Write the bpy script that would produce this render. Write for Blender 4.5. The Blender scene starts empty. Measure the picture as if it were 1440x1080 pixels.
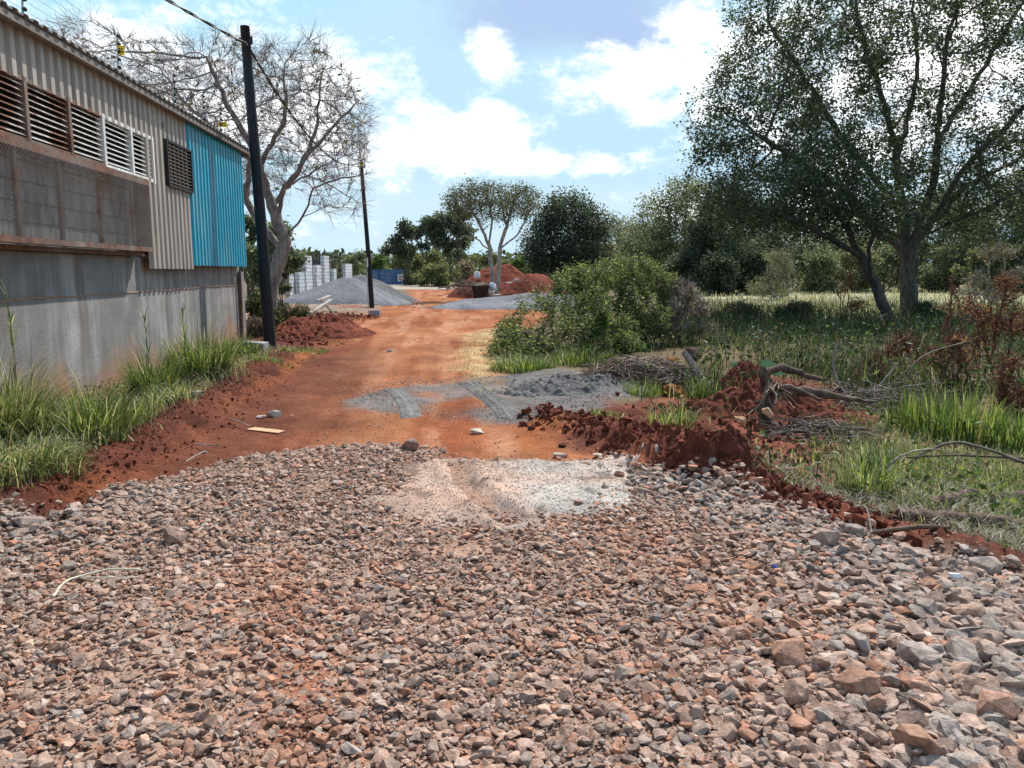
import bpy, bmesh, math, random
import numpy as np
random.seed(5)
rng = np.random.default_rng(11)
S = bpy.context.scene
COL = S.collection
U = rng.uniform

# ------------------------------------------------------------------ camera
PITCH = math.radians(8.33); F = 1080.0; EYE = 1.6
cam = bpy.data.cameras.new('camera'); cam.sensor_width = 36; cam.lens = 27.0; cam.clip_end = 4000; cam.clip_start = 0.05
camo = bpy.data.objects.new('camera', cam); COL.objects.link(camo)
camo.location = (0, 0, EYE); camo.rotation_euler = (math.pi/2-PITCH, 0, 0); S.camera = camo
FW = np.array([0, math.cos(PITCH), -math.sin(PITCH)]); UPV = np.array([0, math.sin(PITCH), math.cos(PITCH)])
def ray(u, v): return FW + np.array([1., 0, 0])*(u-720)/F + UPV*(540-v)/F
def P(u, v, z=0.0):                       # ground point seen at (u, v)
    d = ray(u, v); return np.array([0, 0, EYE]) + d*((z-EYE)/d[2])
def A(u, v, y):                           # point at depth y seen at (u, v)
    d = ray(u, v); return np.array([0, 0, EYE]) + d*(y/d[1])
def PP(pts): return np.array([P(u, v)[:2] for u, v in pts])

# ------------------------------------------------------------------ noise
def _h(ix, iy, s):
    n = (ix.astype(np.int64)*374761393 + iy.astype(np.int64)*668265263 + s*1274126177) & 0x7fffffff
    n = ((n ^ (n >> 13))*1274126177) & 0x7fffffff
    return ((n ^ (n >> 16)) & 0xffff)/65535.0
def vnoise(x, y, s=0):
    ix = np.floor(x); iy = np.floor(y); fx = x-ix; fy = y-iy
    fx = fx*fx*(3-2*fx); fy = fy*fy*(3-2*fy)
    a = _h(ix, iy, s); b = _h(ix+1, iy, s); c = _h(ix, iy+1, s); d = _h(ix+1, iy+1, s)
    return (a+(b-a)*fx)*(1-fy) + (c+(d-c)*fx)*fy
def fbm(x, y, f=1.0, o=4, s=0):
    r = 0; a = .5; t = 0
    for k in range(o):
        r = r + a*vnoise(x*f+17.3*k, y*f-9.1*k, s+k*7); t += a; a *= .5; f *= 2.03
    return r/t
def sstep(a, b, x):
    t = np.clip((x-a)/(b-a), 0, 1); return t*t*(3-2*t)
def sdpoly(x, y, poly):                   # signed distance, positive inside
    d = np.full(x.shape, 1e9); ins = np.zeros(x.shape, bool); n = len(poly)
    for i in range(n):
        ax, ay = poly[i]; bx, by = poly[(i+1) % n]
        ex, ey = bx-ax, by-ay; wx, wy = x-ax, y-ay
        t = np.clip((wx*ex+wy*ey)/(ex*ex+ey*ey+1e-12), 0, 1)
        d = np.minimum(d, (wx-ex*t)**2+(wy-ey*t)**2)
        c = ((ay <= y) & (by > y)) | ((by <= y) & (ay > y))
        xi = ax + (y-ay)*ex/(ey if abs(ey) > 1e-12 else 1e-12)
        ins ^= c & (x < xi)
    return np.where(ins, 1, -1)*np.sqrt(d)
def dline(x, y, pl):                      # distance to polyline and parameter 0..1
    d = np.full(x.shape, 1e9); tt = np.zeros(x.shape); n = len(pl)-1
    for i in range(n):
        ax, ay = pl[i]; bx, by = pl[i+1]; ex, ey = bx-ax, by-ay
        t = np.clip(((x-ax)*ex+(y-ay)*ey)/(ex*ex+ey*ey), 0, 1)
        q = (x-ax-ex*t)**2+(y-ay-ey*t)**2
        m = q < d; d = np.where(m, q, d); tt = np.where(m, (i+t)/n, tt)
    return np.sqrt(d), tt

# ------------------------------------------------------------------ mesh helpers
def mesh(name, V, Fs, m, parent=None, loc=(0, 0, 0), smooth=False, col=None):
    V = np.asarray(V, np.float32).reshape(-1, 3); me = bpy.data.meshes.new(name)
    Fs = [np.asarray(f, np.int32) for f in Fs if len(f)]
    me.vertices.add(len(V)); me.vertices.foreach_set('co', V.ravel())
    lo = np.concatenate([f.ravel() for f in Fs]); cnt = np.concatenate([np.full(len(f), f.shape[1]) for f in Fs])
    st = np.concatenate([[0], np.cumsum(cnt)[:-1]]).astype(np.int32)
    me.loops.add(len(lo)); me.loops.foreach_set('vertex_index', lo)
    me.polygons.add(len(cnt)); me.polygons.foreach_set('loop_start', st)
    me.polygons.foreach_set('use_smooth', np.full(len(cnt), bool(smooth)))
    if col is not None:
        a = me.attributes.new('col', 'FLOAT_COLOR', 'POINT')
        c = np.ones((len(V), 4), np.float32); c[:, :3] = col; a.data.foreach_set('color', c.ravel())
    me.update(calc_edges=True); me.validate()
    me.materials.append(m)
    o = bpy.data.objects.new(name, me); COL.objects.link(o); o.location = loc
    if parent: o.parent = parent
    return o
def tag(o, label=None, cat=None, group=None, kind=None):
    if label: o['label'] = label
    if cat: o['category'] = cat
    if group: o['group'] = group
    if kind: o['kind'] = kind
    return o
def empty(name, loc, label, cat, group=None, rz=0):
    o = bpy.data.objects.new(name, None); COL.objects.link(o); o.location = loc; o.rotation_euler = (0, 0, rz)
    o.empty_display_size = .2
    return tag(o, label, cat, group)
class MB:
    def __init__(s): s.V = []; s.F = {3: [], 4: []}; s.C = []; s.n = 0
    def add(s, V, F, c=None):
        V = np.asarray(V, float).reshape(-1, 3); F = np.asarray(F)
        if F.size: s.F[F.shape[1]].append(F+s.n)
        s.V.append(V); s.n += len(V)
        s.C.append(np.broadcast_to(np.asarray(c if c is not None else (.5, .5, .5), float), (len(V), 3)))
        return s
    def box(s, a, b, c=None, M=None):
        x0, y0, z0 = a; x1, y1, z1 = b
        V = np.array([(x0, y0, z0), (x1, y0, z0), (x1, y1, z0), (x0, y1, z0), (x0, y0, z1), (x1, y0, z1), (x1, y1, z1), (x0, y1, z1)], float)
        if M is not None: V = V@np.asarray(M[0]).T + np.asarray(M[1])
        return s.add(V, [(0, 3, 2, 1), (4, 5, 6, 7), (0, 1, 5, 4), (1, 2, 6, 5), (2, 3, 7, 6), (3, 0, 4, 7)], c)
    def tube(s, pts, rad, n=6, c=None, cap=True):
        pts = np.asarray(pts, float); m = len(pts); rad = np.broadcast_to(np.asarray(rad, float), (m,))
        T = np.gradient(pts, axis=0); T /= np.linalg.norm(T, axis=1, keepdims=True)+1e-12
        ref = np.array([0, 0, 1.]) if abs(T[0, 2]) < .9 else np.array([1., 0, 0])
        X = np.cross(T, ref); X /= np.linalg.norm(X, axis=1, keepdims=True)+1e-12; Y = np.cross(T, X)
        a = np.arange(n)*2*math.pi/n
        V = pts[:, None]+rad[:, None, None]*(np.cos(a)[None, :, None]*X[:, None]+np.sin(a)[None, :, None]*Y[:, None])
        i = np.arange(m-1)[:, None]*n; j = np.arange(n)[None]; k = (j+1) % n
        Fq = np.stack([i+j, i+k, i+n+k, i+n+j], -1).reshape(-1, 4)
        base = s.n
        s.add(V, Fq, c)
        if cap and n >= 3:
            for r0, fl in ((0, 1), ((m-1)*n, 0)):
                ctr = pts[0] if r0 == 0 else pts[-1]
                s.V.append(ctr[None]); s.C.append(np.broadcast_to(np.asarray(c if c is not None else (.5, .5, .5), float), (1, 3)))
                q = np.stack([np.arange(n), (np.arange(n)+1) % n], -1)+base+r0
                if not fl: q = q[:, ::-1]
                s.F[3].append(np.concatenate([np.full((n, 1), s.n), q], 1)); s.n += 1
        return s
    def build(s, name, m, parent=None, loc=(0, 0, 0), smooth=False):
        Fs = [np.concatenate(s.F[k]) for k in (3, 4) if s.F[k]]
        return mesh(name, np.concatenate(s.V), Fs, m, parent, loc, smooth, np.concatenate(s.C))

# ------------------------------------------------------------------ materials
class NT:
    def __init__(s, name):
        s.m = bpy.data.materials.new(name); s.m.use_nodes = True; s.t = s.m.node_tree; s.t.nodes.clear()
        s.out = s.n('ShaderNodeOutputMaterial')
    def n(s, ty, **k):
        o = s.t.nodes.new(ty)
        for a, b in k.items(): setattr(o, a, b)
        return o
    def l(s, a, b): s.t.links.new(a, b)
    def set(s, sock, v):
        if hasattr(v, 'is_linked') or hasattr(v, 'links'): s.l(v, sock)
        else: sock.default_value = v if not isinstance(v, tuple) or len(v) == 4 or sock.type == 'VECTOR' else (*v, 1)
    def pos(s): return s.n('ShaderNodeNewGeometry').outputs['Position']
    def obj(s): return s.n('ShaderNodeTexCoord').outputs['Object']
    def noise(s, scale, detail=4, vec=None, rough=.6):
        o = s.n('ShaderNodeTexNoise'); o.inputs['Scale'].default_value = scale; o.inputs['Detail'].default_value = detail; o.inputs['Roughness'].default_value = rough
        if vec: s.l(vec, o.inputs['Vector'])
        return o.outputs['Fac']
    def scale(s, vec, v):
        o = s.n('ShaderNodeVectorMath', operation='MULTIPLY'); s.l(vec, o.inputs[0]); o.inputs[1].default_value = v; return o.outputs[0]
    def math(s, op, a, b=0.0, cl=False):
        o = s.n('ShaderNodeMath', operation=op); o.use_clamp = cl; s.set(o.inputs[0], a); s.set(o.inputs[1], b); return o.outputs[0]
    def ramp(s, f, a, b, lo=0.0, hi=1.0):
        o = s.n('ShaderNodeMapRange'); o.interpolation_type = 'SMOOTHSTEP'; s.l(f, o.inputs[0])
        for i, v in zip((1, 2, 3, 4), (a, b, lo, hi)): o.inputs[i].default_value = v
        return o.outputs[0]
    def mix(s, f, a, b, bl='MIX'):
        o = s.n('ShaderNodeMix', data_type='RGBA', blend_type=bl); s.set(o.inputs[0], f); s.set(o.inputs[6], a); s.set(o.inputs[7], b); return o.outputs[2]
    def mulv(s, c, f):                       # colour times scalar
        o = s.n('ShaderNodeVectorMath', operation='SCALE'); s.set(o.inputs[0], c) if not isinstance(c, tuple) else setattr(o.inputs[0], 'default_value', c)
        s.set(o.inputs['Scale'], f); return o.outputs[0]
    def attr(s): return s.n('ShaderNodeAttribute', attribute_name='col').outputs['Color']
    def bump(s, h, d, st=1.0):
        o = s.n('ShaderNodeBump'); o.inputs['Distance'].default_value = d; o.inputs['Strength'].default_value = st; s.l(h, o.inputs['Height']); return o.outputs[0]
    def bsdf(s, col, rough=.8, nrm=None, metal=0.0, spec=.3):
        o = s.n('ShaderNodeBsdfPrincipled'); s.set(o.inputs['Base Color'], col); s.set(o.inputs['Roughness'], rough); s.set(o.inputs['Metallic'], metal)
        o.inputs['Specular IOR Level'].default_value = spec
        if nrm: s.l(nrm, o.inputs['Normal'])
        return o.outputs[0]
    def done(s, sh): s.l(sh, s.out.inputs[0]); return s.m

def m_simple(name, c, rough=.7, nscale=8, var=.35, metal=0.0, bump=0.0, spec=.3):
    t = NT(name); f = t.noise(nscale, 5, t.obj())
    n = t.bump(t.noise(nscale*4, 4, t.obj()), bump) if bump else None
    return t.done(t.bsdf(t.mulv(c, t.ramp(f, .25, .75, 1-var, 1+var)), rough, n, metal, spec))
def m_foliage(name, trans=.4, var=.45, rough=.55, spec=.35):
    t = NT(name); r = t.n('ShaderNodeNewGeometry').outputs['Random Per Island']
    c = t.mulv(t.attr(), t.ramp(r, 0, 1, 1-var, 1+var))
    b = t.bsdf(c, rough, None, 0, spec)
    tr = t.n('ShaderNodeBsdfTranslucent'); t.l(t.mix(.5, c, t.mix(1.0, c, (1.3, 1.35, .55), 'MULTIPLY')), tr.inputs[0])
    mx = t.n('ShaderNodeMixShader'); mx.inputs[0].default_value = trans; t.l(b, mx.inputs[1]); t.l(tr.outputs[0], mx.inputs[2])
    return t.done(mx.outputs[0])
M = {}
M['leaf'] = m_foliage('leaf', .46, .5, .55, .22); M['bush_leaf'] = m_foliage('bush_leaf', .5, .5, .5, .25); M['grass'] = m_foliage('grass_blade', .4, .5, .55, .22); M['straw'] = m_foliage('straw', .2, .4, .7, .2)
t = NT('bark'); o = t.pos(); f = t.noise(9, 6, t.scale(o, (1, 1, .35)))
M['bark'] = t.done(t.bsdf(t.mulv(t.attr(), t.ramp(f, .3, .7, .55, 1.45)), .9, t.bump(t.noise(22, 5, t.scale(o, (1, 1, .3))), .03), 0, .15))
# soil / ground: albedo from the zone attribute, broken up by noise
def m_ground(name, dist=.02, sc=30.0, speck=.35):
    t = NT(name); o = t.pos()
    a = t.noise(.9, 6, o); b = t.noise(6, 6, o, .7); c = t.noise(sc, 5, o, .75)
    f = t.math('MULTIPLY', t.ramp(a, .3, .7, .82, 1.18), t.ramp(b, .25, .75, .78, 1.22))
    f = t.math('MULTIPLY', f, t.ramp(c, .3, .7, 1-speck, 1+speck))
    h = t.math('ADD', t.math('MULTIPLY', b, .6), t.math('MULTIPLY', c, .5))
    return t.done(t.bsdf(t.mulv(t.attr(), f), .95, t.bump(h, dist), 0, .1))
M['ground'] = m_ground('ground', .03, 32); M['soil'] = m_ground('red_soil', .06, 18, .4)
M['aggregate'] = m_ground('grey_aggregate', .012, 60, .6)
def m_stone(name, src):
    t = NT(name); o = t.pos()
    c = t.attr() if src == 'attr' else t.n('ShaderNodeObjectInfo').outputs['Color']
    f = t.noise(30, 5, o, .7)
    if src == 'attr': c = t.mulv(c, t.ramp(t.n('ShaderNodeNewGeometry').outputs['Random Per Island'], 0, 1, .78, 1.22))
    dust = t.ramp(t.noise(3, 6, o), .40, .68, 0, .65)
    c = t.mix(dust, c, t.mix(.65, c, (.44, .29, .22)))
    return t.done(t.bsdf(t.mulv(c, t.ramp(f, .28, .72, .62, 1.36)), .92, t.bump(t.noise(75, 5, o, .7), .008), 0, .15))
M['stone'] = m_stone('crushed_stone', 'attr'); M['rock'] = m_stone('loose_rock', 'obj')
# building
t = NT('stained_concrete'); o = t.obj(); sz = t.n('ShaderNodeSeparateXYZ'); t.l(o, sz.inputs[0])
st = t.noise(1.5, 6, t.scale(o, (1.6, 1, .16)), .65); st2 = t.noise(1.9, 6, t.scale(o, (1.3, 1, .10)), .62); bl = t.noise(2.5, 6, o)
c = t.mix(t.ramp(st, .42, .62), (.20, .19, .185), (.315, .305, .30)); c = t.mix(t.ramp(st2, .54, .66, 0, .75), c, (.17, .14, .125))
c = t.mix(t.ramp(st2, .30, .42, .5, 0), c, (.42, .41, .41))
c = t.mulv(c, t.ramp(bl, .25, .75, .8, 1.2))
rz_ = t.math('ADD', sz.outputs[2], t.math('MULTIPLY', t.noise(1.4, 3, t.scale(o, (1, 1, .3))), -1.15))
c = t.mix(t.ramp(rz_, -.45, .15, .85, 0), c, (.34, .17, .10))
M['concrete'] = t.done(t.bsdf(c, .9, t.bump(t.noise(30, 5, o), .006), 0, .2))
t = NT('old_blockwork'); o = t.obj(); br = t.n('ShaderNodeTexBrick'); sw = t.n('ShaderNodeSeparateXYZ'); t.l(o, sw.inputs[0]); cb = t.n('ShaderNodeCombineXYZ'); t.l(sw.outputs[0], cb.inputs[0]); t.l(sw.outputs[2], cb.inputs[1]); t.l(cb.outputs[0], br.inputs[0])
for k, v in (('Color1', (.40, .39, .385, 1)), ('Color2', (.27, .265, .265, 1)), ('Mortar', (.15, .145, .14, 1))): br.inputs[k].default_value = v
for k, v in (('Scale', 1.0), ('Brick Width', .42), ('Row Height', .21), ('Mortar Size', .012)): br.inputs[k].default_value = v
M['blockwork'] = t.done(t.bsdf(t.mulv(br.outputs[0], t.ramp(t.noise(4, 6, t.scale(o, (1.5, 1, .5))), .3, .7, .5, 1.4)), .95, None, 0, .1))
def m_paint(name, c, rust, thr, rough=.5):
    t = NT(name); o = t.obj(); f = t.noise(1.8, 7, t.scale(o, (1, 1, 1.6)), .7); g = t.noise(6, 5, t.scale(o, (2, 1, .25)))
    cc = t.mulv(c, t.ramp(g, .3, .7, .82, 1.12)); rr = t.mix(t.ramp(t.noise(9, 4, o), .35, .65), rust, (.10, .055, .04))
    cc = t.mix(t.ramp(t.noise(1.1, 6, t.scale(o, (1.3, 1, .5)), .7), .42, .7, 0, .32), cc, (.40, .36, .32)); cc = t.mulv(cc, t.ramp(t.noise(5, 4, t.scale(o, (3, 1, .12))), .35, .65, .86, 1.08))
    return t.done(t.bsdf(t.mix(t.ramp(f, thr-.05, thr+.06), cc, rr), rough, None, 0, .3))
RUST = (.30, .13, .07)
M['beige'] = m_paint('beige_sheeting', (.38, .33, .29), (.28, .17, .11), .68); M['blue'] = m_paint('blue_sheeting', (.02, .33, .47), (.03, .26, .36), .7, .42)
M['white_louvre'] = m_paint('white_louvre', (.75, .74, .72), RUST, .66); M['rust_louvre'] = m_paint('rusty_louvre', (.68, .62, .57), RUST, .50, .7)
M['half_louvre'] = m_paint('half_rusted_louvre', (.70, .66, .62), RUST, .57, .7)
M['rust'] = m_paint('rusty_steel', (.15, .10, .085), (.22, .10, .065), .5, .8); M['mesh'] = m_paint('rusty_mesh', (.17, .15, .14), (.19, .12, .09), .56, .7)
M['dark_louvre'] = m_simple('dark_louvre', (.022, .02, .022), .6); M['slat_shade'] = m_simple('painted_slat_shade', (.02, .02, .02), .9)
M['roof'] = m_paint('roof_sheeting', (.30, .28, .26), (.27, .2, .15), .62, .6); M['fascia'] = m_simple('fascia', (.20, .17, .15), .7)
M['tar'] = m_simple('tarred_wood', (.012, .012, .017), .55, 12, .4, bump=.004); M['cable'] = m_simple('black_cable', (.03, .03, .035), .5)
M['rod'] = m_simple('galvanised_rod', (.4, .4, .42), .4, metal=.6); M['insul'] = m_simple('black_plastic', (.02, .02, .022), .4)
M['yellow'] = m_simple('yellow_sign', (.75, .50, .02), .5, var=.1); M['ink'] = m_simple('black_print', (.02, .02, .02), .6); M['red'] = m_simple('red_print', (.55, .04, .03), .6)
M['whiteblock'] = NT('white_blockwork'); t = M['whiteblock']; o = t.obj(); br = t.n('ShaderNodeTexBrick'); sw = t.n('ShaderNodeSeparateXYZ'); t.l(o, sw.inputs[0]); cb = t.n('ShaderNodeCombineXYZ'); t.l(t.math('ADD', sw.outputs[0], sw.outputs[1]), cb.inputs[0]); t.l(sw.outputs[2], cb.inputs[1]); t.l(cb.outputs[0], br.inputs[0])
for k, v in (('Color1', (.74, .74, .76, 1)), ('Color2', (.64, .65, .68, 1)), ('Mortar', (.36, .37, .42, 1))): br.inputs[k].default_value = v
for k, v in (('Scale', 1.0), ('Brick Width', .45), ('Row Height', .21), ('Mortar Size', .022)): br.inputs[k].default_value = v
M['whiteblock'] = t.done(t.bsdf(t.mulv(br.outputs[0], t.ramp(t.noise(3, 5, o), .3, .7, .85, 1.1)), .9))
M['grey_plaster'] = m_simple('grey_plaster', (.20, .19, .20), .9, 3, .4); M['dark_steel'] = m_simple('dark_steel', (.03, .03, .035), .6)
M['container'] = m_paint('blue_container_paint', (.035, .13, .33), (.10, .06, .05), .74, .45); M['white'] = m_simple('white_panel', (.8, .8, .8), .6, var=.06)
M['cart'] = m_simple('rusty_cart', (.055, .028, .022), .85, 10, .5); M['rubber'] = m_simple('rubber', (.04, .04, .045), .8); M['sack'] = m_simple('white_sack', (.75, .76, .8), .7, 6, .15)
M['cement'] = m_simple('cement_block', (.34, .34, .35), .95, 20, .3, bump=.004); M['wood'] = m_simple('weathered_wood', (.34, .30, .26), .9, 14, .4, bump=.004); M['rawwood'] = m_simple('split_wood', (.55, .33, .2), .9, 14, .4)
M['rot'] = m_simple('rotten_orange_wood', (.30, .12, .025), .9, 10, .6, bump=.03); M['palestone'] = m_simple('pale_stone', (.5, .42, .37), .9, 10, .3, bump=.006); M['darklog'] = m_simple('muddy_log', (.13, .085, .065), .95, 9, .6, bump=.02)

# ------------------------------------------------------------------ layout on the ground
GRAVEL = np.vstack([[(-9, 4.6), (-9, -6), (8, -6), (8, 1.2), (3.4, 3.2)], PP([(1440, 820), (1300, 790), (1180, 760), (1100, 722), (1010, 692), (905, 672), (850, 652), (620, 650), (600, 633), (560, 628), (500, 630), (420, 636), (330, 652), (240, 678), (180, 692), (120, 722), (70, 740), (0, 740)])])
PATCH = PP([(515, 718), (570, 668), (630, 649), (760, 646), (850, 650), (905, 676), (925, 700), (865, 738), (760, 748), (640, 748), (570, 742)])
PATCH2 = PP([(540, 790), (640, 762), (700, 770), (780, 795), (640, 805)])
SAND = PP([(492, 560), (540, 549), (620, 540), (700, 530), (790, 520), (885, 540), (890, 562), (800, 585), (725, 598), (650, 590), (560, 586), (510, 582)])
ROAD = np.vstack([PP([(60, 745), (140, 690), (235, 640), (330, 572), (400, 530), (440, 490), (480, 455), (520, 437), (560, 425), (578, 411)]), [(-10.5, 75), (-5.5, 75)], PP([(640, 404), (655, 416), (700, 428), (790, 445), (720, 470), (694, 520), (735, 590), (830, 640), (960, 690), (1010, 700)]), [(1.4, 4.5), (-3, 4.2)]])
SOILL = np.vstack([PP([(30, 750), (130, 660), (235, 610), (335, 545), (385, 505), (360, 480), (400, 455), (460, 440), (520, 434), (490, 460), (450, 492), (410, 532), (345, 580), (250, 645), (180, 700)]), [(-2.7, 4.5)]])
SOILR = np.vstack([PP([(735, 590), (800, 570), (880, 575), (950, 565), (1040, 530), (1160, 545), (1190, 600), (1120, 650), (1180, 700), (1300, 745), (1440, 790), (1440, 830), (1300, 795), (1180, 765), (1100, 728), (1010, 700), (860, 660)])])
BERML = PP([(20, 725), (110, 680), (200, 635), (290, 585), (350, 540), (400, 500)])
BERMR = PP([(770, 592), (850, 612), (930, 650), (1010, 674), (1090, 702), (1200, 742), (1330, 780), (1440, 806)])
FIELD = np.array([(5.5, 24), (12, 22), (18, 28), (45, 30), (60, 80), (30, 110), (6, 75), (8, 45)], float)
STRAW = np.vstack([PP([(690, 520), (700, 475), (730, 455), (660, 470), (640, 500), (680, 560)])])
def height(x, y):
    x = np.asarray(x, float); y = np.asarray(y, float)
    near = sstep(60, 20, y)
    n1 = fbm(x, y, .5, 4, 3)-.5; n2 = fbm(x, y, 3.1, 4, 9)-.5
    z = .10*n1*near
    sr = sdpoly(x, y, ROAD); flat = sstep(-.3, .3, sr)
    z = z*(1-.75*flat)
    left = sstep(-.1, 1.0, -sr)*sstep(-1.6, -2.8, x)*sstep(70, 40, y)*sstep(4.2, 5.6, y)
    z = z + left*.12
    dl, tl = dline(x, y, BERML); lump = .55+.9*fbm(x, y, 1.7, 4, 21)
    z = z + .17*np.exp(-(dl/.32)**2)*lump*sstep(1.0, .85, tl)
    dr, tr = dline(x, y, BERMR); hr = np.interp(tr, [0, .2, .33, .45, .52, .6, 1], [.10, .15, .24, .32, .20, .10, .06])
    z = z + hr*np.exp(-(dr/np.interp(tr, [0, .4, 1], [.34, .3, .2]))**2)*(.35+1.25*fbm(x, y, 2.3, 4, 33))
    soil = np.maximum(sstep(-.15, .2, sdpoly(x, y, SOILL)), sstep(-.15, .2, sdpoly(x, y, SOILR)))
    z = z + soil*(.16*(fbm(x, y, 3.2, 5, 40)-.5) + .13*(.5-np.abs(fbm(x, y, 7, 4, 51)-.5)*2.2-.25))
    sg = sdpoly(x, y, GRAVEL); z = z + .05*sstep(-.15, .35, sg)
    z = z + flat*(.025*(fbm(x, y, 2.5, 4, 77)-.5))
    # wheel ruts along the road
    cx = np.interp(y, [4, 6.5, 9, 12, 16, 24, 32, 40, 60], [-.9, -1.1, -1.5, -1.9, -2.2, -2.7, -2.9, -4.2, -6.5])
    for off in (-.8, .75): z = z - flat*.03*np.exp(-((x-cx-off)/.28)**2)*sstep(-.1, .4, -sg)
    sp = sstep(-.1, .3, sdpoly(x, y, SAND)); z = z + sp*(.02+.10*sstep(-.3, .9, x)*(.2+fbm(x, y, 3.3, 4, 60)))
    z = z - .62*sstep(55, 125, y)
    return z + n2*.02*near
hz = lambda x, y: float(height(np.array([x]), np.array([y]))[0])
def zone_colour(x, y):
    w = (fbm(x, y, 1.3, 4, 91)-.5)
    c = np.empty(x.shape+(3,)); g = fbm(x, y, .35, 4, 5)[..., None]
    c[:] = np.array((.125, .088, .048))*(1-g)+np.array((.18, .135, .085))*g
    def lay(mask, a, b=None, f=1.5, s=0):
        nonlocal c
        k = mask[..., None]; q = np.array(a, float)
        if b is not None: e = fbm(x, y, f, 4, 200+s)[..., None]; e = sstep(.3, .7, e); q = q*(1-e)+np.array(b, float)*e
        c = c*(1-k)+q*k
    lay(sstep(-1, 2, sdpoly(x, y, FIELD)+w*4), (.42, .385, .28), (.30, .29, .18), .4, 1)
    lay(sstep(200, 120, y)*sstep(72, 82, y)*(np.abs(x+9) < 14)*.9, (.40, .30, .22), (.34, .32, .30), .5, 2)
    lay(sstep(-.75, -.3, sdpoly(x, y, SOILL)+w*.9), (.07, .022, .015), (.115, .037, .024), 2, 3)  # moist bank soil, darkened further to paint in its shade
    lay(sstep(7, 4, np.hypot((x+8.5)/1.3, (y-36)/2.2))*.85, (.26, .11, .07), (.25, .21, .17), 1, 31)
    lay(sstep(-.5, -.1, sdpoly(x, y, SOILR)+w*.9), (.13, .042, .028), (.20, .068, .042), 2, 4)
    sr = sdpoly(x, y, ROAD)
    lay(sstep(-.25, .25, sr+w*.8), (.26, .083, .031), (.305, .113, .047), .9, 5)
    cx = np.interp(y, [4, 6.5, 9, 12, 16, 24, 32, 40, 60], [-.9, -1.1, -1.5, -1.9, -2.2, -2.7, -2.9, -4.2, -6.5])
    inr = sstep(.0, .6, sr)
    for off, a in ((-.8, .5), (.75, .5), (0, .25)):
        lay(inr*a*np.exp(-((x-cx-off+.25*w)/.3)**2)*sstep(.25, .6, fbm(x, y, .6, 4, 66)+.15), (.42, .19, .10))
    lay(inr*sstep(.5, .7, fbm(x*2.6+y*.25, y*.32, .9, 4, 71))*.85, (.21, .056, .022)); lay(inr*sstep(.52, .72, fbm(x*3+y*.3, y*.3, 1.1, 4, 73))*.5, (.44, .225, .135))
    lay(sstep(-.1, .2, sr)*sstep(2.2, .5, sr+w*1.2)*.9*sstep(-.9, -1.9, x)*sstep(22, 12, y), (.08, .026, .017), (.125, .04, .025), 1.5, 51)  # road darkened towards the left bank, its shade put into the colour
    lay(sstep(-.5, .6, sdpoly(x, y, STRAW)+w*1.6)*sstep(.3, .62, fbm(x, y, 2.6, 4, 17)+.1), (.52, .38, .2), (.40, .22, .11), 3, 6)
    lay(sstep(-.1, .12, sdpoly(x, y, SAND)+w*.8)*sstep(.30, .62, fbm(x, y*.8, 1.5, 5, 18)+sstep(-1.2, .6, x)*.22)*.92, (.17, .158, .152), (.13, .122, .12), 2.2, 7)
    lay(sstep(-.15, .1, sdpoly(x, y, GRAVEL)), (.34, .225, .17), (.35, .20, .14), 1.1, 8)
    return c
def axis(d0, d1, st, lo, hi, g=1.12):
    a = list(np.arange(d0, d1+1e-6, st)); s = st
    r = [];
    while a[-1] < hi: s *= g; a.append(a[-1]+s)
    s = st; l = []; x = d0
    while x > lo: s *= g; x -= s; l.append(x)
    return np.array(l[::-1]+a)
xs = axis(-7.0, 9.5, .045, -900, 900, 1.09)
ys = [0.6]
while ys[-1] < 1500: ys.append(ys[-1]*1.0092)
ys = np.concatenate([[-40, -20, -10, -5, -2, 0], ys])
GX, GY = np.meshgrid(xs, ys); GZ = height(GX, GY)
STREAK = PP([(360, 800), (420, 870), (430, 1000), (400, 1080)])
def dust(x, y):                           # fines that fill the gaps between the stones
    d, _ = dline(x, y, STREAK); g_, _ = dline(x, y, np.vstack([PP([(905, 680), (1010, 700), (1100, 735), (1200, 780), (1320, 850), (1440, 930)]), [(1.7, 2.2)]]))
    k = np.maximum(sstep(.46, .68, fbm(x, y, 1.5, 5, 311)), .9*np.exp(-(d/.09)**2)*sstep(.3, .6, fbm(x, y, 4, 3, 5)))
    return k*sstep(0, .3, sdpoly(x, y, GRAVEL))*(1-np.exp(-(g_/.45)**2)), np.exp(-(d/.12)**2)
DK_, DS_ = dust(GX, GY); GZ = GZ+.0075*DK_
nx, ny = len(xs), len(ys)
ii = (np.arange(ny-1)[:, None]*nx+np.arange(nx-1)[None]).ravel()
FQ = np.stack([ii, ii+1, ii+nx+1, ii+nx], -1)
g = mesh('ground', np.stack([GX, GY, GZ], -1), [FQ], M['ground'], smooth=True, col=(zone_colour(GX, GY)*(1-DS_[..., None]*.6*(DK_[..., None] > .05))+np.array((.25, .07, .035))*DS_[..., None]*.6*(DK_[..., None] > .05)).reshape(-1, 3))
tag(g, kind='structure')

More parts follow.
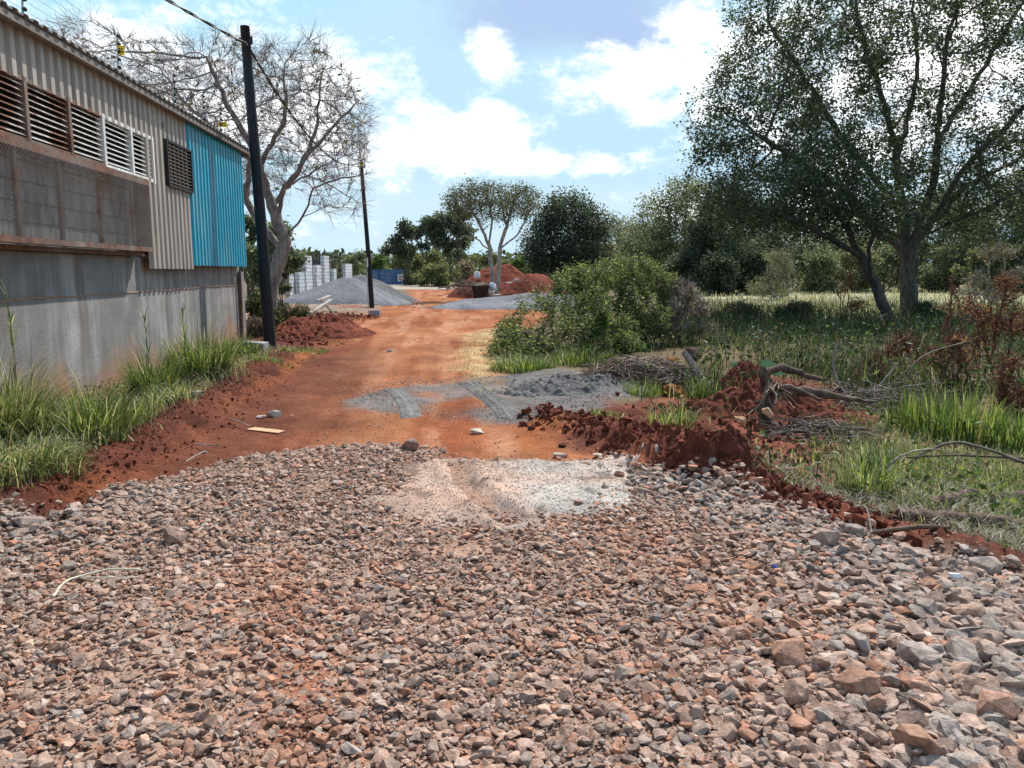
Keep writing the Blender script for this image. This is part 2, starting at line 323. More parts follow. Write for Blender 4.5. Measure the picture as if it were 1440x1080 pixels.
# ------------------------------------------------------------------ stones
def hull(n, sq, r, bev=0.0):
    v = r.normal(size=(n, 3)); v /= np.linalg.norm(v, axis=1, keepdims=True)
    v = np.sign(v)*np.abs(v)**.8; bm = bmesh.new()
    for p in v: bm.verts.new(p)
    res = bmesh.ops.convex_hull(bm, input=bm.verts)
    bmesh.ops.delete(bm, geom=[q for q in bm.verts if not q.link_faces], context='VERTS')
    if bev:
        bmesh.ops.bevel(bm, geom=bm.edges[:], offset=bev, segments=1, affect='EDGES', profile=.5, clamp_overlap=True)
        bmesh.ops.triangulate(bm, faces=bm.faces[:])
        for q in bm.verts:
            q.co *= 1+r.normal()*.025
            if q.co.length > 1.25: q.co *= 1.25/q.co.length
    bmesh.ops.triangulate(bm, faces=bm.faces[:]); bm.verts.index_update()
    V = np.array([q.co[:] for q in bm.verts])*np.asarray(sq); Fc = np.array([[q.index for q in f.verts] for f in bm.faces]); bm.free()
    return V, Fc
PRO = [hull(13+k % 5, (1, U(.6, .95), U(.30, .62)), rng) for k in range(28)]
def rotm(n, tilt=.5):
    a = U(0, 2*math.pi, n); b = rng.normal(0, tilt, n); c = rng.normal(0, tilt, n)
    ca, sa, cb, sb, cc, sc = np.cos(a), np.sin(a), np.cos(b), np.sin(b), np.cos(c), np.sin(c)
    Rz = np.zeros((n, 3, 3)); Rz[:, 0, 0] = ca; Rz[:, 0, 1] = -sa; Rz[:, 1, 0] = sa; Rz[:, 1, 1] = ca; Rz[:, 2, 2] = 1
    Rx = np.zeros((n, 3, 3)); Rx[:, 0, 0] = 1; Rx[:, 1, 1] = cb; Rx[:, 1, 2] = -sb; Rx[:, 2, 1] = sb; Rx[:, 2, 2] = cb
    Ry = np.zeros((n, 3, 3)); Ry[:, 1, 1] = 1; Ry[:, 0, 0] = cc; Ry[:, 0, 2] = sc; Ry[:, 2, 0] = -sc; Ry[:, 2, 2] = cc
    return Rz@Rx@Ry
def scatter(name, pos, size, colr, m, pro=PRO, tilt=.34):
    n = len(pos); R = rotm(n, tilt); k = rng.integers(0, len(pro), n); Vs = []; Fs = []; Cs = []; off = 0
    for q in range(len(pro)):
        i = np.where(k == q)[0]
        if not len(i): continue
        V, Fc = pro[q]
        W = np.einsum('nij,vj->nvi', R[i], V)*size[i, None, None]+pos[i, None]
        Vs.append(W.reshape(-1, 3)); Fs.append((Fc[None]+(np.arange(len(i))*len(V))[:, None, None]+off).reshape(-1, 3)); off += len(i)*len(V)
        Cs.append(np.repeat(colr[i], len(V), 0))
    return mesh(name, np.concatenate(Vs), [np.concatenate(Fs)], m, col=np.concatenate(Cs))
PAL = np.array([(.385, .25, .19), (.34, .25, .21), (.39, .21, .14), (.285, .262, .242), (.43, .335, .28), (.26, .19, .16)])
PAL = .74*PAL+.26*PAL.mean(0)*np.array((1.08, .98, .93))
def grey_amount(x, y):                 # fresh grey stone along the right shoulder and the left tip
    d, tt = dline(x, y, np.vstack([PP([(905, 680), (1010, 700), (1100, 735), (1200, 780), (1320, 850), (1440, 930)]), [(1.7, 2.2)]]))
    e, _ = dline(x, y, PP([(0, 760), (60, 750), (140, 730)]))
    return np.clip(np.exp(-(d/.42)**2)+.8*np.exp(-(e/.4)**2), 0, 1)
def stone_colour(x, y):
    n = len(x); gr = grey_amount(x, y); w = np.tile([.36, .17, .18, .07, .13, .09], (n, 1))
    dx, _ = dline(x, y, PP([(360, 800), (420, 870), (430, 1000), (400, 1080)])); ru = np.exp(-(dx/.14)**2)*.7
    ex, _ = dline(x, y, PP([(880, 760), (1000, 830), (1080, 900)])); ru = np.maximum(ru, np.exp(-(ex/.3)**2)*.35)
    w[:, 3] += gr*1.6; w[:, 4] += gr*.25; w[:, 5] += gr*.5; w[:, 2] += ru*1.5; w[:, 1] += .25*sstep(.45, .65, fbm(x, y, .8, 3, 313))
    cw = np.cumsum(w, 1); k = (U(0, 1, n)[:, None]*cw[:, -1:] > cw).sum(1)
    c = PAL[k]*(1+rng.normal(0, .10, (n, 1)))
    c[k == 2] *= np.array((1.0, .9, .85))
    return np.clip(c, .02, .8)
def gravel_field(n, xr, yr, pw, zone=GRAVEL, keep=None):
    y = yr[0]+(yr[1]-yr[0])*U(0, 1, n)**pw; x = U(-1, 1, n)*(.72*y+.5)
    m = sdpoly(x, y, zone) > rng.normal(0, .07, n)-.02
    m &= (x > xr[0]) & (x < xr[1])
    x, y = x[m], y[m]
    if keep is not None: q = keep(x, y); x, y = x[q], y[q]
    return x, y
def notpatch(f):
    return lambda x, y: (sstep(-.2, .36, sdpoly(x, y, PATCH)+.5*(fbm(x, y, 3, 3, 8)-.5)) < U(0.02, 1, len(x))*f+.0) & (sstep(-.05, .15, sdpoly(x, y, PATCH2))*.8 < U(0, 1, len(x)))
xa, ya = gravel_field(78000, (-6, 6), (1.75, 7.1), .85, keep=notpatch(1))
sz = np.clip(rng.lognormal(math.log(.0148), .44, len(xa)), .007, .036)*(1+.35*sstep(.2, 1.5, xa)*sstep(4.5, 2.8, ya))
big = grey_amount(xa, ya); sz *= 1+.42*big
za = height(xa, ya)+U(-.014, .008, len(xa))+.010*sz/.02+big*U(0, .02, len(xa))
xf, yf = gravel_field(60000, (-6, 6), (1.75, 7.1), .8, keep=notpatch(1)); sf = np.clip(rng.lognormal(math.log(.0085), .35, len(xf)), .004, .016); zf = height(xf, yf)+U(.0, .016, len(xf))
xg, yg = np.concatenate([xa, xf]), np.concatenate([ya, yf])
gs = scatter('gravel', np.stack([xg, yg, np.concatenate([za, zf])], -1), np.concatenate([sz, sf]), stone_colour(xg, yg), M['stone'])
tag(gs, 'crushed reddish brown stone spread over the road in the foreground', 'gravel', kind='stuff')
# the largest stones, each one a thing
PRB = []
for k in range(14):
    V, Fc = hull(15+k % 6, (1, U(.7, .95), U(.5, .8)), rng, .07)
    me = mesh('rock_source', V, [Fc], M['rock']).data; PRB.append(me); bpy.data.objects.remove(bpy.data.objects['rock_source'])
SPECIAL = [(1395, 1005, .062, 2, 'large rust brown boulder with a rounded top at the lower right'), (1205, 965, .06, 2, 'rust and grey rock with a notched top beside the large boulder'),
           (1110, 925, .066, 2, 'broad rust brown slab tilted among the grey rocks'), (1290, 925, .055, 3, 'orange sided grey rock leaning in the grey rubble band'), (1350, 930, .06, 3, 'wide grey rock with a small pale stone against it at the far right'),
           (1210, 908, .05, 3, 'knobbly grey lava rock sitting up in the rubble band'), (1160, 768, .055, 4, 'flat pale slab at the top of the stone bed by the red soil'), (1200, 752, .05, 3, 'long grey rock on the shoulder leaning toward the red soil'),
           (1385, 800, .06, 3, 'dark grey wedge of rock on the right edge of the stone bed'), (1120, 980, .05, 0, 'tan split rock with a bright flat face among darker stones'), (245, 752, .05, 5, 'dark stone with a white top near the left edge of the stone bed'),
           (575, 628, .06, 5, 'dark stone lying on the far edge of the stone bed by the red road'), (1290, 1050, .055, 2, 'orange brown block of stone near the bottom right corner'), (40, 735, .06, 3, 'grey stone at the left tip of the stone bed beside the grass')]
xb, yb = gravel_field(2200, (-5, 5), (2.1, 6.9), .9, keep=notpatch(1))
pr = .08+.9*grey_amount(xb, yb)+.25*sstep(.3, 1.6, xb)*sstep(4.2, 2.6, yb); q = U(0, 1, len(xb)) < pr; xb, yb = xb[q][:286], yb[q][:286]
sb = np.clip(rng.lognormal(math.log(.031), .22, len(xb)), .024, .055)*(1-.2*(1-grey_amount(xb, yb)))*(1+.4*sstep(.5, 1.6, xb)*sstep(4.2, 2.8, yb)); NAMES = ['tan', 'brown', 'rust coloured', 'grey', 'pale', 'dark']
def put_rock(x, y, s, k, label, group=None):
    o = bpy.data.objects.new('rock', PRB[random.randrange(14)]); COL.objects.link(o)
    o.location = (x, y, hz(x, y)+.012+s*.35); o.scale = (s*U(.9, 1.15), s, s*U(.85, 1.1)); o.rotation_euler = (rng.normal(0, .3), rng.normal(0, .3), U(0, 6.28))
    c = PAL[k]*(1+rng.normal(0, .1)); o.color = (*c, 1); return tag(o, label, 'rock', group)
for u, v, s, k, lb in SPECIAL:
    p = P(u, v, .08); put_rock(p[0], p[1], s*1.45, k, lb)
cb_ = stone_colour(xb, yb)
for x, y, s, c in zip(xb, yb, sb, cb_):
    k = int(np.argmin(((PAL-c)**2).sum(1)))
    where = 'on the grey right shoulder of the stone bed' if grey_amount(np.array([x]), np.array([y]))[0] > .45 else ('near the camera in the reddish stone bed' if y < 3.6 else 'at the far end of the reddish stone bed')
    put_rock(x, y, s, k, f'{NAMES[k]} larger broken stone {where}', f'{NAMES[k]} loose stones {where}')

# pale fine gravel patch: a sheet of its own with small chips on it
def sheet(name, poly, st, zf, colf, m, soft=.22):
    x0, y0 = poly.min(0)-.4; x1, y1 = poly.max(0)+.4
    X, Y = np.meshgrid(np.arange(x0, x1, st), np.arange(y0, y1, st)); s = sdpoly(X, Y, poly)+.5*(fbm(X, Y, 2.6, 4, 5)-.5)
    Z = height(X, Y)+zf(X, Y, s); n = X.shape[1]
    i = (np.arange(X.shape[0]-1)[:, None]*n+np.arange(n-1)[None]); keep = (s[:-1, :-1] > -soft) & (s[1:, 1:] > -soft); i = i[keep]
    Fq = np.stack([i, i+1, i+n+1, i+n], -1); us, inv = np.unique(Fq, return_inverse=True)
    V = np.stack([X, Y, Z], -1).reshape(-1, 3)[us]
    return mesh(name, V, [inv.reshape(-1, 4)], m, smooth=True, col=colf(V[:, 0], V[:, 1]))
TRK = PP([(640, 660), (648, 684), (672, 712), (715, 742)])
def patch_z(X, Y, s):
    d, t_ = dline(X, Y, TRK)
    return -.03+.058*sstep(-.22, .3, s)+.03*(fbm(X, Y, 5, 4, 14)-.5)+.012*(fbm(X, Y, 22, 2, 15)-.5)-.05*np.exp(-(d/.07)**2)+.028*np.exp(-((d-.15)/.05)**2)
def patch_c(x, y):
    e = sstep(.40, .85, fbm(x, y, 1.8, 5, 44)+.30*sstep(.3, -.9, x)+.1*(fbm(x, y, 9, 3, 47)-.5)-.08)[:, None]
    c = np.array((.43, .385, .35))*(1-e)+np.array((.44, .30, .235))*e
    k = sstep(.62, .75, fbm(x, y, 7, 3, 45))[:, None]; return c*(1-.45*k)
M['chip'] = m_ground('fine_gravel', .012, 90, .35)
fg = sheet('fine_gravel', PATCH, .022, patch_z, patch_c, M['chip']); tag(fg, kind='structure')
n = 13000; xq = U(PATCH[:, 0].min()-.3, PATCH[:, 0].max()+.4, n); yq = U(PATCH[:, 1].min()-.3, PATCH[:, 1].max()+.2, n); sq = sdpoly(xq, yq, PATCH)+.5*(fbm(xq, yq, 2.6, 4, 5)-.5)
k = sq > rng.normal(-.03, .1, n); xq, yq, sq = xq[k], yq[k], sq[k]
zq = height(xq, yq)+np.maximum(patch_z(xq, yq, sq), .0)+.002
ch = scatter('gravel_chips', np.stack([xq, yq, zq], -1), np.clip(rng.lognormal(math.log(.0045), .35, len(xq)), .002, .014), patch_c(xq, yq)*U(.88, 1.12, (len(xq), 1)), M['stone'], PRO[:8])
tag(ch, 'pale fine gravel chips dumped across the far end of the stone bed', 'gravel', kind='stuff')
# loose soil crumbs, clods and small pebbles on road edges
def clods(name, line, n, wd, smin, smax, c0, c1, label):
    k = rng.integers(0, len(line)-1, n); f = U(0, 1, n)[:, None]; p = line[k]*(1-f)+line[k+1]*f+rng.normal(0, wd, (n, 2))
    s = smin*(smax/smin)**(U(0, 1, n)**2.6); z = height(p[:, 0], p[:, 1])+s*.25; e = U(0, 1, (n, 1))
    o = scatter(name, np.column_stack([p, z]), s, np.array(c0)*(1-e)+np.array(c1)*e, M['soil'], tilt=1.2); return tag(o, label, 'soil', kind='stuff')
clods('soil_clods', BERML, 6500, .26, .004, .024, (.15, .045, .028), (.24, .08, .045), 'dark red crumbly soil clods along the left verge')
clods('soil_clods', BERMR[:6], 4200, .22, .006, .06, (.12, .04, .027), (.22, .07, .042), 'dark red broken soil clods along the ridge on the right')
clods('soil_clods', PP([(950, 600), (1040, 570), (1150, 590), (1100, 640), (980, 630)]), 2200, .45, .008, .06, (.12, .042, .028), (.22, .075, .045), 'reddish soil crumbs around the uprooted stump')
clods('soil_clods', PP([(400, 490), (430, 470), (470, 450), (500, 445)]), 2200, .5, .012, .09, (.14, .045, .03), (.26, .09, .05), 'dark red soil clods around the second stretch of verge by the pole')
n = 700; y = 6.6+26*U(0, 1, n)**1.8; x = np.interp(y, [6, 9, 12, 16, 24, 34], [-1.2, -1.6, -2, -2.2, -2.6, -3])+rng.normal(0, 1.0, n); s = .005*U(1, 3.0, n)**1.1*(1+y*.015)
o = scatter('pebbles', np.stack([x, y, height(x, y)+s*.2], -1), s, np.array((.42, .22, .13))*U(.6, 1.3, (n, 1)), M['stone']); tag(o, 'small loose pebbles scattered on the red dirt road', 'pebbles', kind='stuff')

# ------------------------------------------------------------------ mounds
def mound(name, c, rx, ry, h, rz, m, colr, label, cat, amp=.1, fr=1.0, pw=1.0, seed=0, res=90, crumb=0.0, sharp=1.6):
    a = np.linspace(0, 2*math.pi, res*2, endpoint=False); r = np.linspace(0, 1, res)**.8
    Rr, Aa = np.meshgrid(r, a); X = Rr*np.cos(Aa)*rx; Y = Rr*np.sin(Aa)*ry
    ca, sa = math.cos(rz), math.sin(rz); wx = c[0]+X*ca-Y*sa; wy = c[1]+X*sa+Y*ca
    rr = Rr*(1+.25*(fbm(np.cos(Aa)*2+5, np.sin(Aa)*2+seed, 1, 3, seed)-.5)); pf = np.clip(1-rr**pw, 0, 1)**sharp if pw != 1 else np.clip(1.02-rr, 0, 1)
    pf = np.where(pf > .92, .92+(pf-.92)*.4, pf)
    Z = h*pf + amp*(fbm(wx, wy, fr, 5, seed+3)-.5)*sstep(1, .75, Rr)*(.3+pf) + crumb*(fbm(wx, wy, fr*5, 4, seed+9)-.5)*sstep(1, .9, Rr)
    Z = Z+height(wx, wy)*1.0-.06*sstep(.85, 1.0, Rr)-.02; n = res; k = len(a)
    i = np.arange(k)[:, None]*n+np.arange(n-1)[None]; j = ((np.arange(k)+1) % k)[:, None]*n+np.arange(n-1)[None]
    Fq = np.stack([i, i+1, j+1, j], -1).reshape(-1, 4)
    cc = np.array(colr)*(.75+.5*fbm(wx, wy, fr*1.5, 4, seed+20))[..., None]
    z0 = hz(c[0], c[1]); V = np.stack([wx-c[0], wy-c[1], Z-z0], -1)
    return tag(mesh(name, V, [Fq], m, loc=(c[0], c[1], z0), smooth=True, col=cc.reshape(-1, 3)), label, cat)
GREY = (.165, .165, .18)
q = A(472, 400, 38.0); mound('gravel_pile', (q[0]+.5, 38), 3.3, 2.6, 1.25, .1, M['aggregate'], GREY, 'front cone of blue grey crushed stone behind the second pole', 'gravel pile', .16, .8, 1, 3)
q = A(520, 400, 43.0); mound('gravel_pile', (q[0]-.45, 43), 3.3, 3.0, 1.42, -.2, M['aggregate'], (.125, .123, .125), 'darker stone pile partly hidden behind the front cone', 'gravel pile', .3, .7, 1, 8)
mound('gravel_pile', (1.15, 35.0), 5.0, 2.3, .66, .2, M['aggregate'], (.17, .17, .185), 'low spread of blue grey stone beside the rusty cart', 'gravel pile', .35, .5, 1.6, 15, sharp=1.1)
mound('soil_heap', (-.75, 49), 3.7, 2.6, 2.15, .0, M['soil'], (.20, .055, .035), 'tall dark red soil heap behind the pale tree', 'soil heap', .5, .8, 1.5, 23, crumb=.15, sharp=1.15)
mound('soil_heap', (1.3, 47.5), 2.6, 2.0, 1.55, .3, M['soil'], (.19, .055, .035), 'smooth rounded end of red soil next to the dark tree', 'soil heap', .3, .9, 1.7, 29, crumb=.08, sharp=1.1)
mound('soil_heap', P(455, 470)*np.array((1, 1, 0)), 1.5, 1.9, .5, .2, M['soil'], (.17, .05, .032), 'dug red soil heap with loose planks left of the road', 'soil heap', .4, 1.4, 1.5, 31, crumb=.16)
q = P(1085, 590); mound('soil_heap', (q[0]+.15, q[1]+.35), 1.25, .95, .34, -.1, M['soil'], (.145, .046, .03), 'dark soil heap holding the uprooted stump', 'soil heap', .35, 2.2, 1.5, 37, crumb=.14)
q = P(1050, 545); mound('soil_heap', (q[0], q[1]+.1), .55, .42, .36, .4, M['soil'], (.145, .042, .028), 'small dark red soil mound under broad green leaves', 'soil heap', .25, 3, 1.6, 41, crumb=.12)
q = P(990, 690); mound('soil_heap', (q[0], q[1]+.20),   .46, .2, .12, -.35, M['soil'], (.13, .042, .028), 'steep dug edge of dark soil above the grey stones', 'soil heap', .22, 3.5, 1.8, 43, crumb=.2)
q = P(905, 650); mound('soil_heap', (q[0], q[1]+.15), .42, .3, .15, .2, M['soil'], (.15, .046, .03), 'lumpy soil ridge beside the pale gravel patch', 'soil heap', .25, 3.5, 1.7, 47, crumb=.14)
q = P(820, 552); mound('sand_heap', (q[0]-.1, q[1]+.15), 1.25, 1.0, .09, .1, M['aggregate'], (.14, .132, .13), 'dark grey sand heap spread beside the dirt road', 'sand heap', .26, 3.0, 1.7, 53, crumb=.12, sharp=1.0)
# tyre prints pressed into the grey sand
def track(name, a, b, w, lug):
    a = np.array(a); b = np.array(b); L = np.linalg.norm(b-a); T = (b-a)/L; Nn = np.array((-T[1], T[0])); n1, n2 = int(L/.015), 26
    s_, w_ = np.meshgrid(np.linspace(0, L, n1), np.linspace(-w/2, w/2, n2), indexing='ij'); bend = .12*np.sin(s_/L*2.2)
    X = a[0]+T[0]*s_+Nn[0]*(w_+bend); Y = a[1]+T[1]*s_+Nn[1]*(w_+bend)
    e = sstep(.5, .36, np.abs(w_)/w)*np.minimum(sstep(0, .2, s_), sstep(0, .2, L-s_)); lugs = (np.sin((s_+np.abs(w_)*.8)*2*math.pi/.09) > .1)*(np.abs(w_) < w*.42)*(np.abs(w_) > .02)
    Z = height(X, Y)-.02+e*(.034+lug*lugs)+.008*(fbm(X, Y, 9, 3, 4)-.5); i = (np.arange(n1-1)[:, None]*n2+np.arange(n2-1)[None]).ravel()
    c = np.array((.19, .178, .172))*(1-.2*lugs[..., None])*(.85+.3*fbm(X, Y, 4, 3, 9))[..., None]
    return tag(mesh(name, np.stack([X, Y, Z], -1), [np.stack([i, i+1, i+n2+1, i+n2], -1)], M['aggregate'], col=c.reshape(-1, 3)), kind='structure')
track('tyre_track', P(652, 536)[:2], P(708, 596)[:2], .34, -.009); track('tyre_track', P(548, 546)[:2], P(566, 590)[:2], .28, -.006)

def litter(name, cx, cy, rx, ry, n, smin, smax, c, label):
    a = U(0, 6.283, n); r = 1+rng.normal(0, .13, n); x = cx+rx*r*np.cos(a); y = cy+ry*r*np.sin(a); sz_ = smin*(smax/smin)**(U(0, 1, n)**2); o = scatter(name, np.stack([x, y, height(x, y)+sz_*.2], -1), sz_, np.array(c)*U(.7, 1.3, (n, 1)), M['stone']); return tag(o, label, 'gravel', kind='stuff')
litter('gravel_scatter', A(472, 400, 38)[0]+.5, 38, 3.1, 2.5, 1500, .015, .07, (.17, .17, .18), 'coarse grey stones rolled to the foot of the front stone cone')
litter('gravel_scatter', 1.15, 35, 4.7, 2.2, 1500, .015, .06, (.17, .17, .185), 'coarse grey stones round the low stone spread')
litter('grit', -.3, 10.1, 1.5, 1.5, 5200, .004, .013, (.18, .175, .18), 'grey grit feathering out over the red dirt road')

# ------------------------------------------------------------------ grass
def blades(x, y, z, h, w, bend, col, az=None):
    n = len(x); az = U(0, 2*math.pi, n) if az is None else az; dx, dy = np.cos(az), np.sin(az); sx, sy = -dy, dx
    V = np.empty((n, 7, 3)); a = bend
    for k, (t_, ww) in enumerate(((0, 1), (.38, .85), (.72, .55), (1, 0))):
        up = h*np.sin(np.minimum(a*t_, 2.6)+1e-4)/np.maximum(a, 1e-3); ou = h*(1-np.cos(np.minimum(a*t_, 2.6)))/np.maximum(a, 1e-3)
        px, py, pz = x+dx*ou, y+dy*ou, np.maximum(z+up, z-.02+.0*up)
        if k < 3:
            V[:, 2*k] = np.stack([px-sx*w*ww/2, py-sy*w*ww/2, pz], -1); V[:, 2*k+1] = np.stack([px+sx*w*ww/2, py+sy*w*ww/2, pz], -1)
        else: V[:, 6] = np.stack([px, py, pz], -1)
    b = (np.arange(n)*7)[:, None]
    return V.reshape(-1, 3), (b+np.array([[0, 1, 3, 2]])), (b+np.array([[2, 3, 5, 4]])), (b+np.array([[4, 5, 6]])), np.repeat(col, 7, 0)
def grass_mesh(name, args, m, parent=None, loc=(0, 0, 0)):
    V, a, b, c, col = blades(*args); return mesh(name, V-np.array(loc), [a, b, c], m, parent, loc, False, col)
def pick(n, pal, wt):
    pal = np.array(pal); k = rng.choice(len(pal), n, p=np.array(wt)/sum(wt)); return pal[k]*U(.75, 1.25, (n, 1))
GREEN = [(.06, .10, .028), (.12, .17, .045), (.23, .28, .085), (.48, .44, .28), (.28, .21, .12)]
GREEN_SHADED = [(.03, .052, .02), (.055, .08, .03), (.12, .14, .05), (.30, .28, .18), (.15, .115, .065)]  # darker greens that put the tree's shade into the blade colour
def tussock(u, v, r, h, n, label, wt=(3, 3.5, 3, 2.2, .8), bend=(.5, 1.5), w=.009, cat='grass clump', pal=GREEN, grp=None, name='grass_clump'):
    p = P(u, v); a = U(0, 2*math.pi, n); q = r*np.sqrt(U(0, 1, n)); x = p[0]+q*np.cos(a); y = p[1]+q*np.sin(a); z0 = hz(p[0], p[1])
    o = grass_mesh(name, (x, y, height(x, y)-.02, h*(.25+.85*U(0, 1, n)**1.2)*(1-.3*q/r)*np.where(U(0, 1, n) < .06, 1.35, 1), w*U(.6, 1.4, n), U(*bend, n), pick(n, pal, wt), a+rng.normal(0, .8, n)), M['grass'], None, (p[0], p[1], z0))
    return tag(o, label, cat, grp)
def cover(name, poly, n, hr, wr, wt, label, pal=GREEN, bend=(.4, 1.6), dens=None, far=0.0, m='grass', cat='grass'):
    x0, y0 = poly.min(0); x1, y1 = poly.max(0); X = []; Y = []; got = 0
    while got < n:
        x = U(x0, x1, n*2); y = y0*(y1/y0)**U(0, 1, n*2) if y0 > 0 else U(y0, y1, n*2); k = sdpoly(x, y, poly) > rng.normal(0, .12, n*2)
        if dens: k &= U(0, 1, n*2) < dens(x, y)
        X.append(x[k]); Y.append(y[k]); got += k.sum()
        if not k.any(): break
    x = np.concatenate(X)[:n]; y = np.concatenate(Y)[:n]; k = len(x); hh = U(hr[0], hr[1], k)*(.5+fbm(x, y, .9, 3, 61)); ws = U(wr[0], wr[1], k)*(1+far*y)
    o = grass_mesh(name, (x, y, height(x, y)-.015, hh, ws, U(*bend, k), pick(k, pal, wt)), M[m]); return tag(o, label, cat, kind='stuff')
# left verge
VERGEL = np.vstack([PP([(0, 730), (60, 715), (150, 655), (250, 600), (335, 545), (385, 500), (345, 488)]), [(-4.95, 8), (-4.75, 5.5)]])
cover('grass', VERGEL, 8000, (.05, .26), (.004, .009), (2, 2.5, 3, 6, 3), 'low tangled green and straw coloured grass along the foot of the concrete wall', bend=(.8, 2.4), dens=lambda x, y: sstep(.38, .62, fbm(x, y, 1.6, 3, 2)+.1))
T1 = 'grass clumps along the concrete wall'
tussock(120, 648, .34, .72, 1100, 'largest bright green grass clump against the wall with long arching blades', (3, 4, 4, 1.6, .5), (.4, 1.7), .010, grp=T1)
tussock(58, 652, .26, .62, 600, 'smaller green clump between the largest one and the yellowing thicket', (3, 4, 3, 1.5, .3), grp=T1)
tussock(175, 625, .28, .50, 600, 'low grassy clump right of the largest one', (2, 4, 3, 2, .3), (.6, 1.7), grp=T1)
tussock(216, 572, .26, .86, 800, 'dense upright clump in front of the reddish wall stain', (4, 4, 2, 1.2, .2), (.5, 1.8), grp=T1)
tussock(285, 545, .40, 1.0, 1300, 'tall feathery clump near the building corner', (3, 4, 3, 1.5, .2), (.6, 1.9), .012, grp=T1)
tussock(240, 588, .25, .45, 500, 'short leaning clump below the tall feathery one', (2, 3, 3, 2.5, .4), (.8, 2), grp=T1)
tussock(338, 515, .30, .52, 700, 'last green clump beside the grey concrete slab', (4, 5, 2, .6, .1), (.5, 1.6), .013, grp=T1)
tussock(6, 655, .34, 1.15, 2600, 'yellowing thicket of old grass at the left edge', (2, 2, 3, 3, 1.4), (.6, 2.3), .008, grp=T1)
tussock(20, 705, .28, .5, 900, 'drooping grass tuft where the stones meet the verge', (2, 3, 2, 3, .8), (.8, 2.2), .007, grp=T1)
tussock(75, 690, .24, .36, 600, 'matted low tuft at the top of the red bank', (2, 3, 2, 3, .6), (1, 2.3), .007, grp=T1)
tussock(380, 522, .35, .16, 400, 'patch of short bright grass in front of the near pole', (1, 4, 5, 1, .1), (.6, 1.8), .012, grp=T1)
tussock(425, 497, .5, .2, 400, 'low grass strip on the soil right of the near pole', (1, 4, 4, 2, .2), (.6, 1.8), .014, grp=T1)
cover('straw', VERGEL, 2600, (.1, .38), (.003, .006), (0, 0, .6, 5, 2), 'dead straw matted through the verge grass below the wall', bend=(1.2, 2.6), m='straw', pal=[(0, 0, 0), (0, 0, 0), (.2, .22, .08), (.45, .40, .28), (.24, .18, .11)], cat='straw')
# right side
RIGHT = np.vstack([PP([(1440, 800), (1300, 750), (1180, 718), (1060, 690), (1000, 640), (930, 585), (880, 560), (830, 520), (800, 500), (880, 455), (960, 430)]), [(9, 38), (22, 34), (24, 20), (9, 8)]])
NOS = [(PP([(950, 640), (960, 560), (1040, 525), (1180, 540), (1190, 600), (1110, 650)]), .85), (PP([(830, 570), (850, 500), (980, 490), (990, 545), (900, 580)]), .9)]
def dR(x, y):
    k = np.clip(.25+1.4*(fbm(x, y, .8, 4, 12)-.25), 0, 1)
    for pl, a in NOS: k = k*(1-a*sstep(-.1, .2, sdpoly(x, y, pl)))
    return k*(1-.8*sstep(.95+.5*(fbm(x, y, 2, 3, 6)-.5), .35, -sdpoly(x, y, GRAVEL)))
def band(y0, y1): return lambda x, y: dR(x, y)*sstep(y0-.6, y0+.4, y)*sstep(y1+1.5, y1-.5, y)
cover('grass', RIGHT, 21000, (.04, .17), (.004, .010), (2, 4, 4, 2.4, 1), 'short sparse grass and weeds on the right verge near the stones', dens=band(4.0, 8.0), bend=(.6, 2))
cover('grass', RIGHT, 20000, (.12, .62), (.006, .013), (6, 4, 1.4, 1.6, 1.6), 'knee high dark green grass in front of the spreading tree', pal=GREEN_SHADED, dens=lambda x, y: band(9.5, 22)(x, y)*sstep(.3, .6, fbm(x, y, .7, 3, 88)+.08), far=.02, bend=(.4, 1.9))
cover('grass', RIGHT, 9000, (.25, .7), (.01, .018), (4, 3, 1, 1.2, 2.5), 'mixed green and dry tall weeds at the edge of the field', pal=GREEN_SHADED, dens=band(20, 36), far=.02)
cover('straw', RIGHT, 3200, (.06, .24), (.003, .006), (0, 0, 0, 4, 1), 'pale dry straw lying on the soil at the right', dens=lambda x, y: sstep(.05, .3, -sdpoly(x, y, GRAVEL))*sstep(2.0, .8, -sdpoly(x, y, GRAVEL))*sstep(6.6, 5.2, y), bend=(1.7, 2.6), m='straw', pal=[(0, 0, 0), (0, 0, 0), (0, 0, 0), (.33, .29, .23), (.19, .155, .115)], cat='straw')
cover('dry_grass', FIELD, 17000, (.15, .45), (.02, .03), (0, .4, 1.2, 5, 1), 'pale dry grass field behind the green growth', far=.012, pal=[(0, 0, 0), (.12, .16, .05), (.20, .22, .10), (.41, .37, .26), (.30, .245, .17)], bend=(.3, 1.4))
cover('straw', STRAW, 900, (.08, .2), (.006, .012), (0, 0, 1, 6, 1), 'trampled straw along the right edge of the dirt road', bend=(1.6, 2.5), m='straw', pal=[(0, 0, 0), (0, 0, 0), (.2, .22, .07), (.52, .42, .24), (.3, .2, .12)], cat='straw')
T2 = 'grass clumps on the right verge'
tussock(1345, 612, .42, .62, 520, 'bright reed like grass standing upright at the right', (1, 4, 6, .6, .1), (.1, .9), .016, grp=T2)
tussock(1290, 600, .3, .55, 300, 'upright bright blades left of the reed like clump', (1, 4, 6, .8, .1), (.1, .9), .014, grp=T2)
tussock(1425, 625, .3, .5, 300, 'bright grass blades at the right edge under the dead ferns', (2, 4, 5, .6, .1), (.1, 1.0), .014, grp=T2)
tussock(1215, 690, .20, .46, 420, 'wispy clump with whitish stems beside the bare arching twig', (1, 3, 4, 4, .3), (.3, 1.8), .008, grp=T2)
tussock(1250, 660, .3, .3, 380, 'low light green clump behind the wispy one', (1, 4, 5, 2, .2), (.6, 1.8), .009, grp=T2)
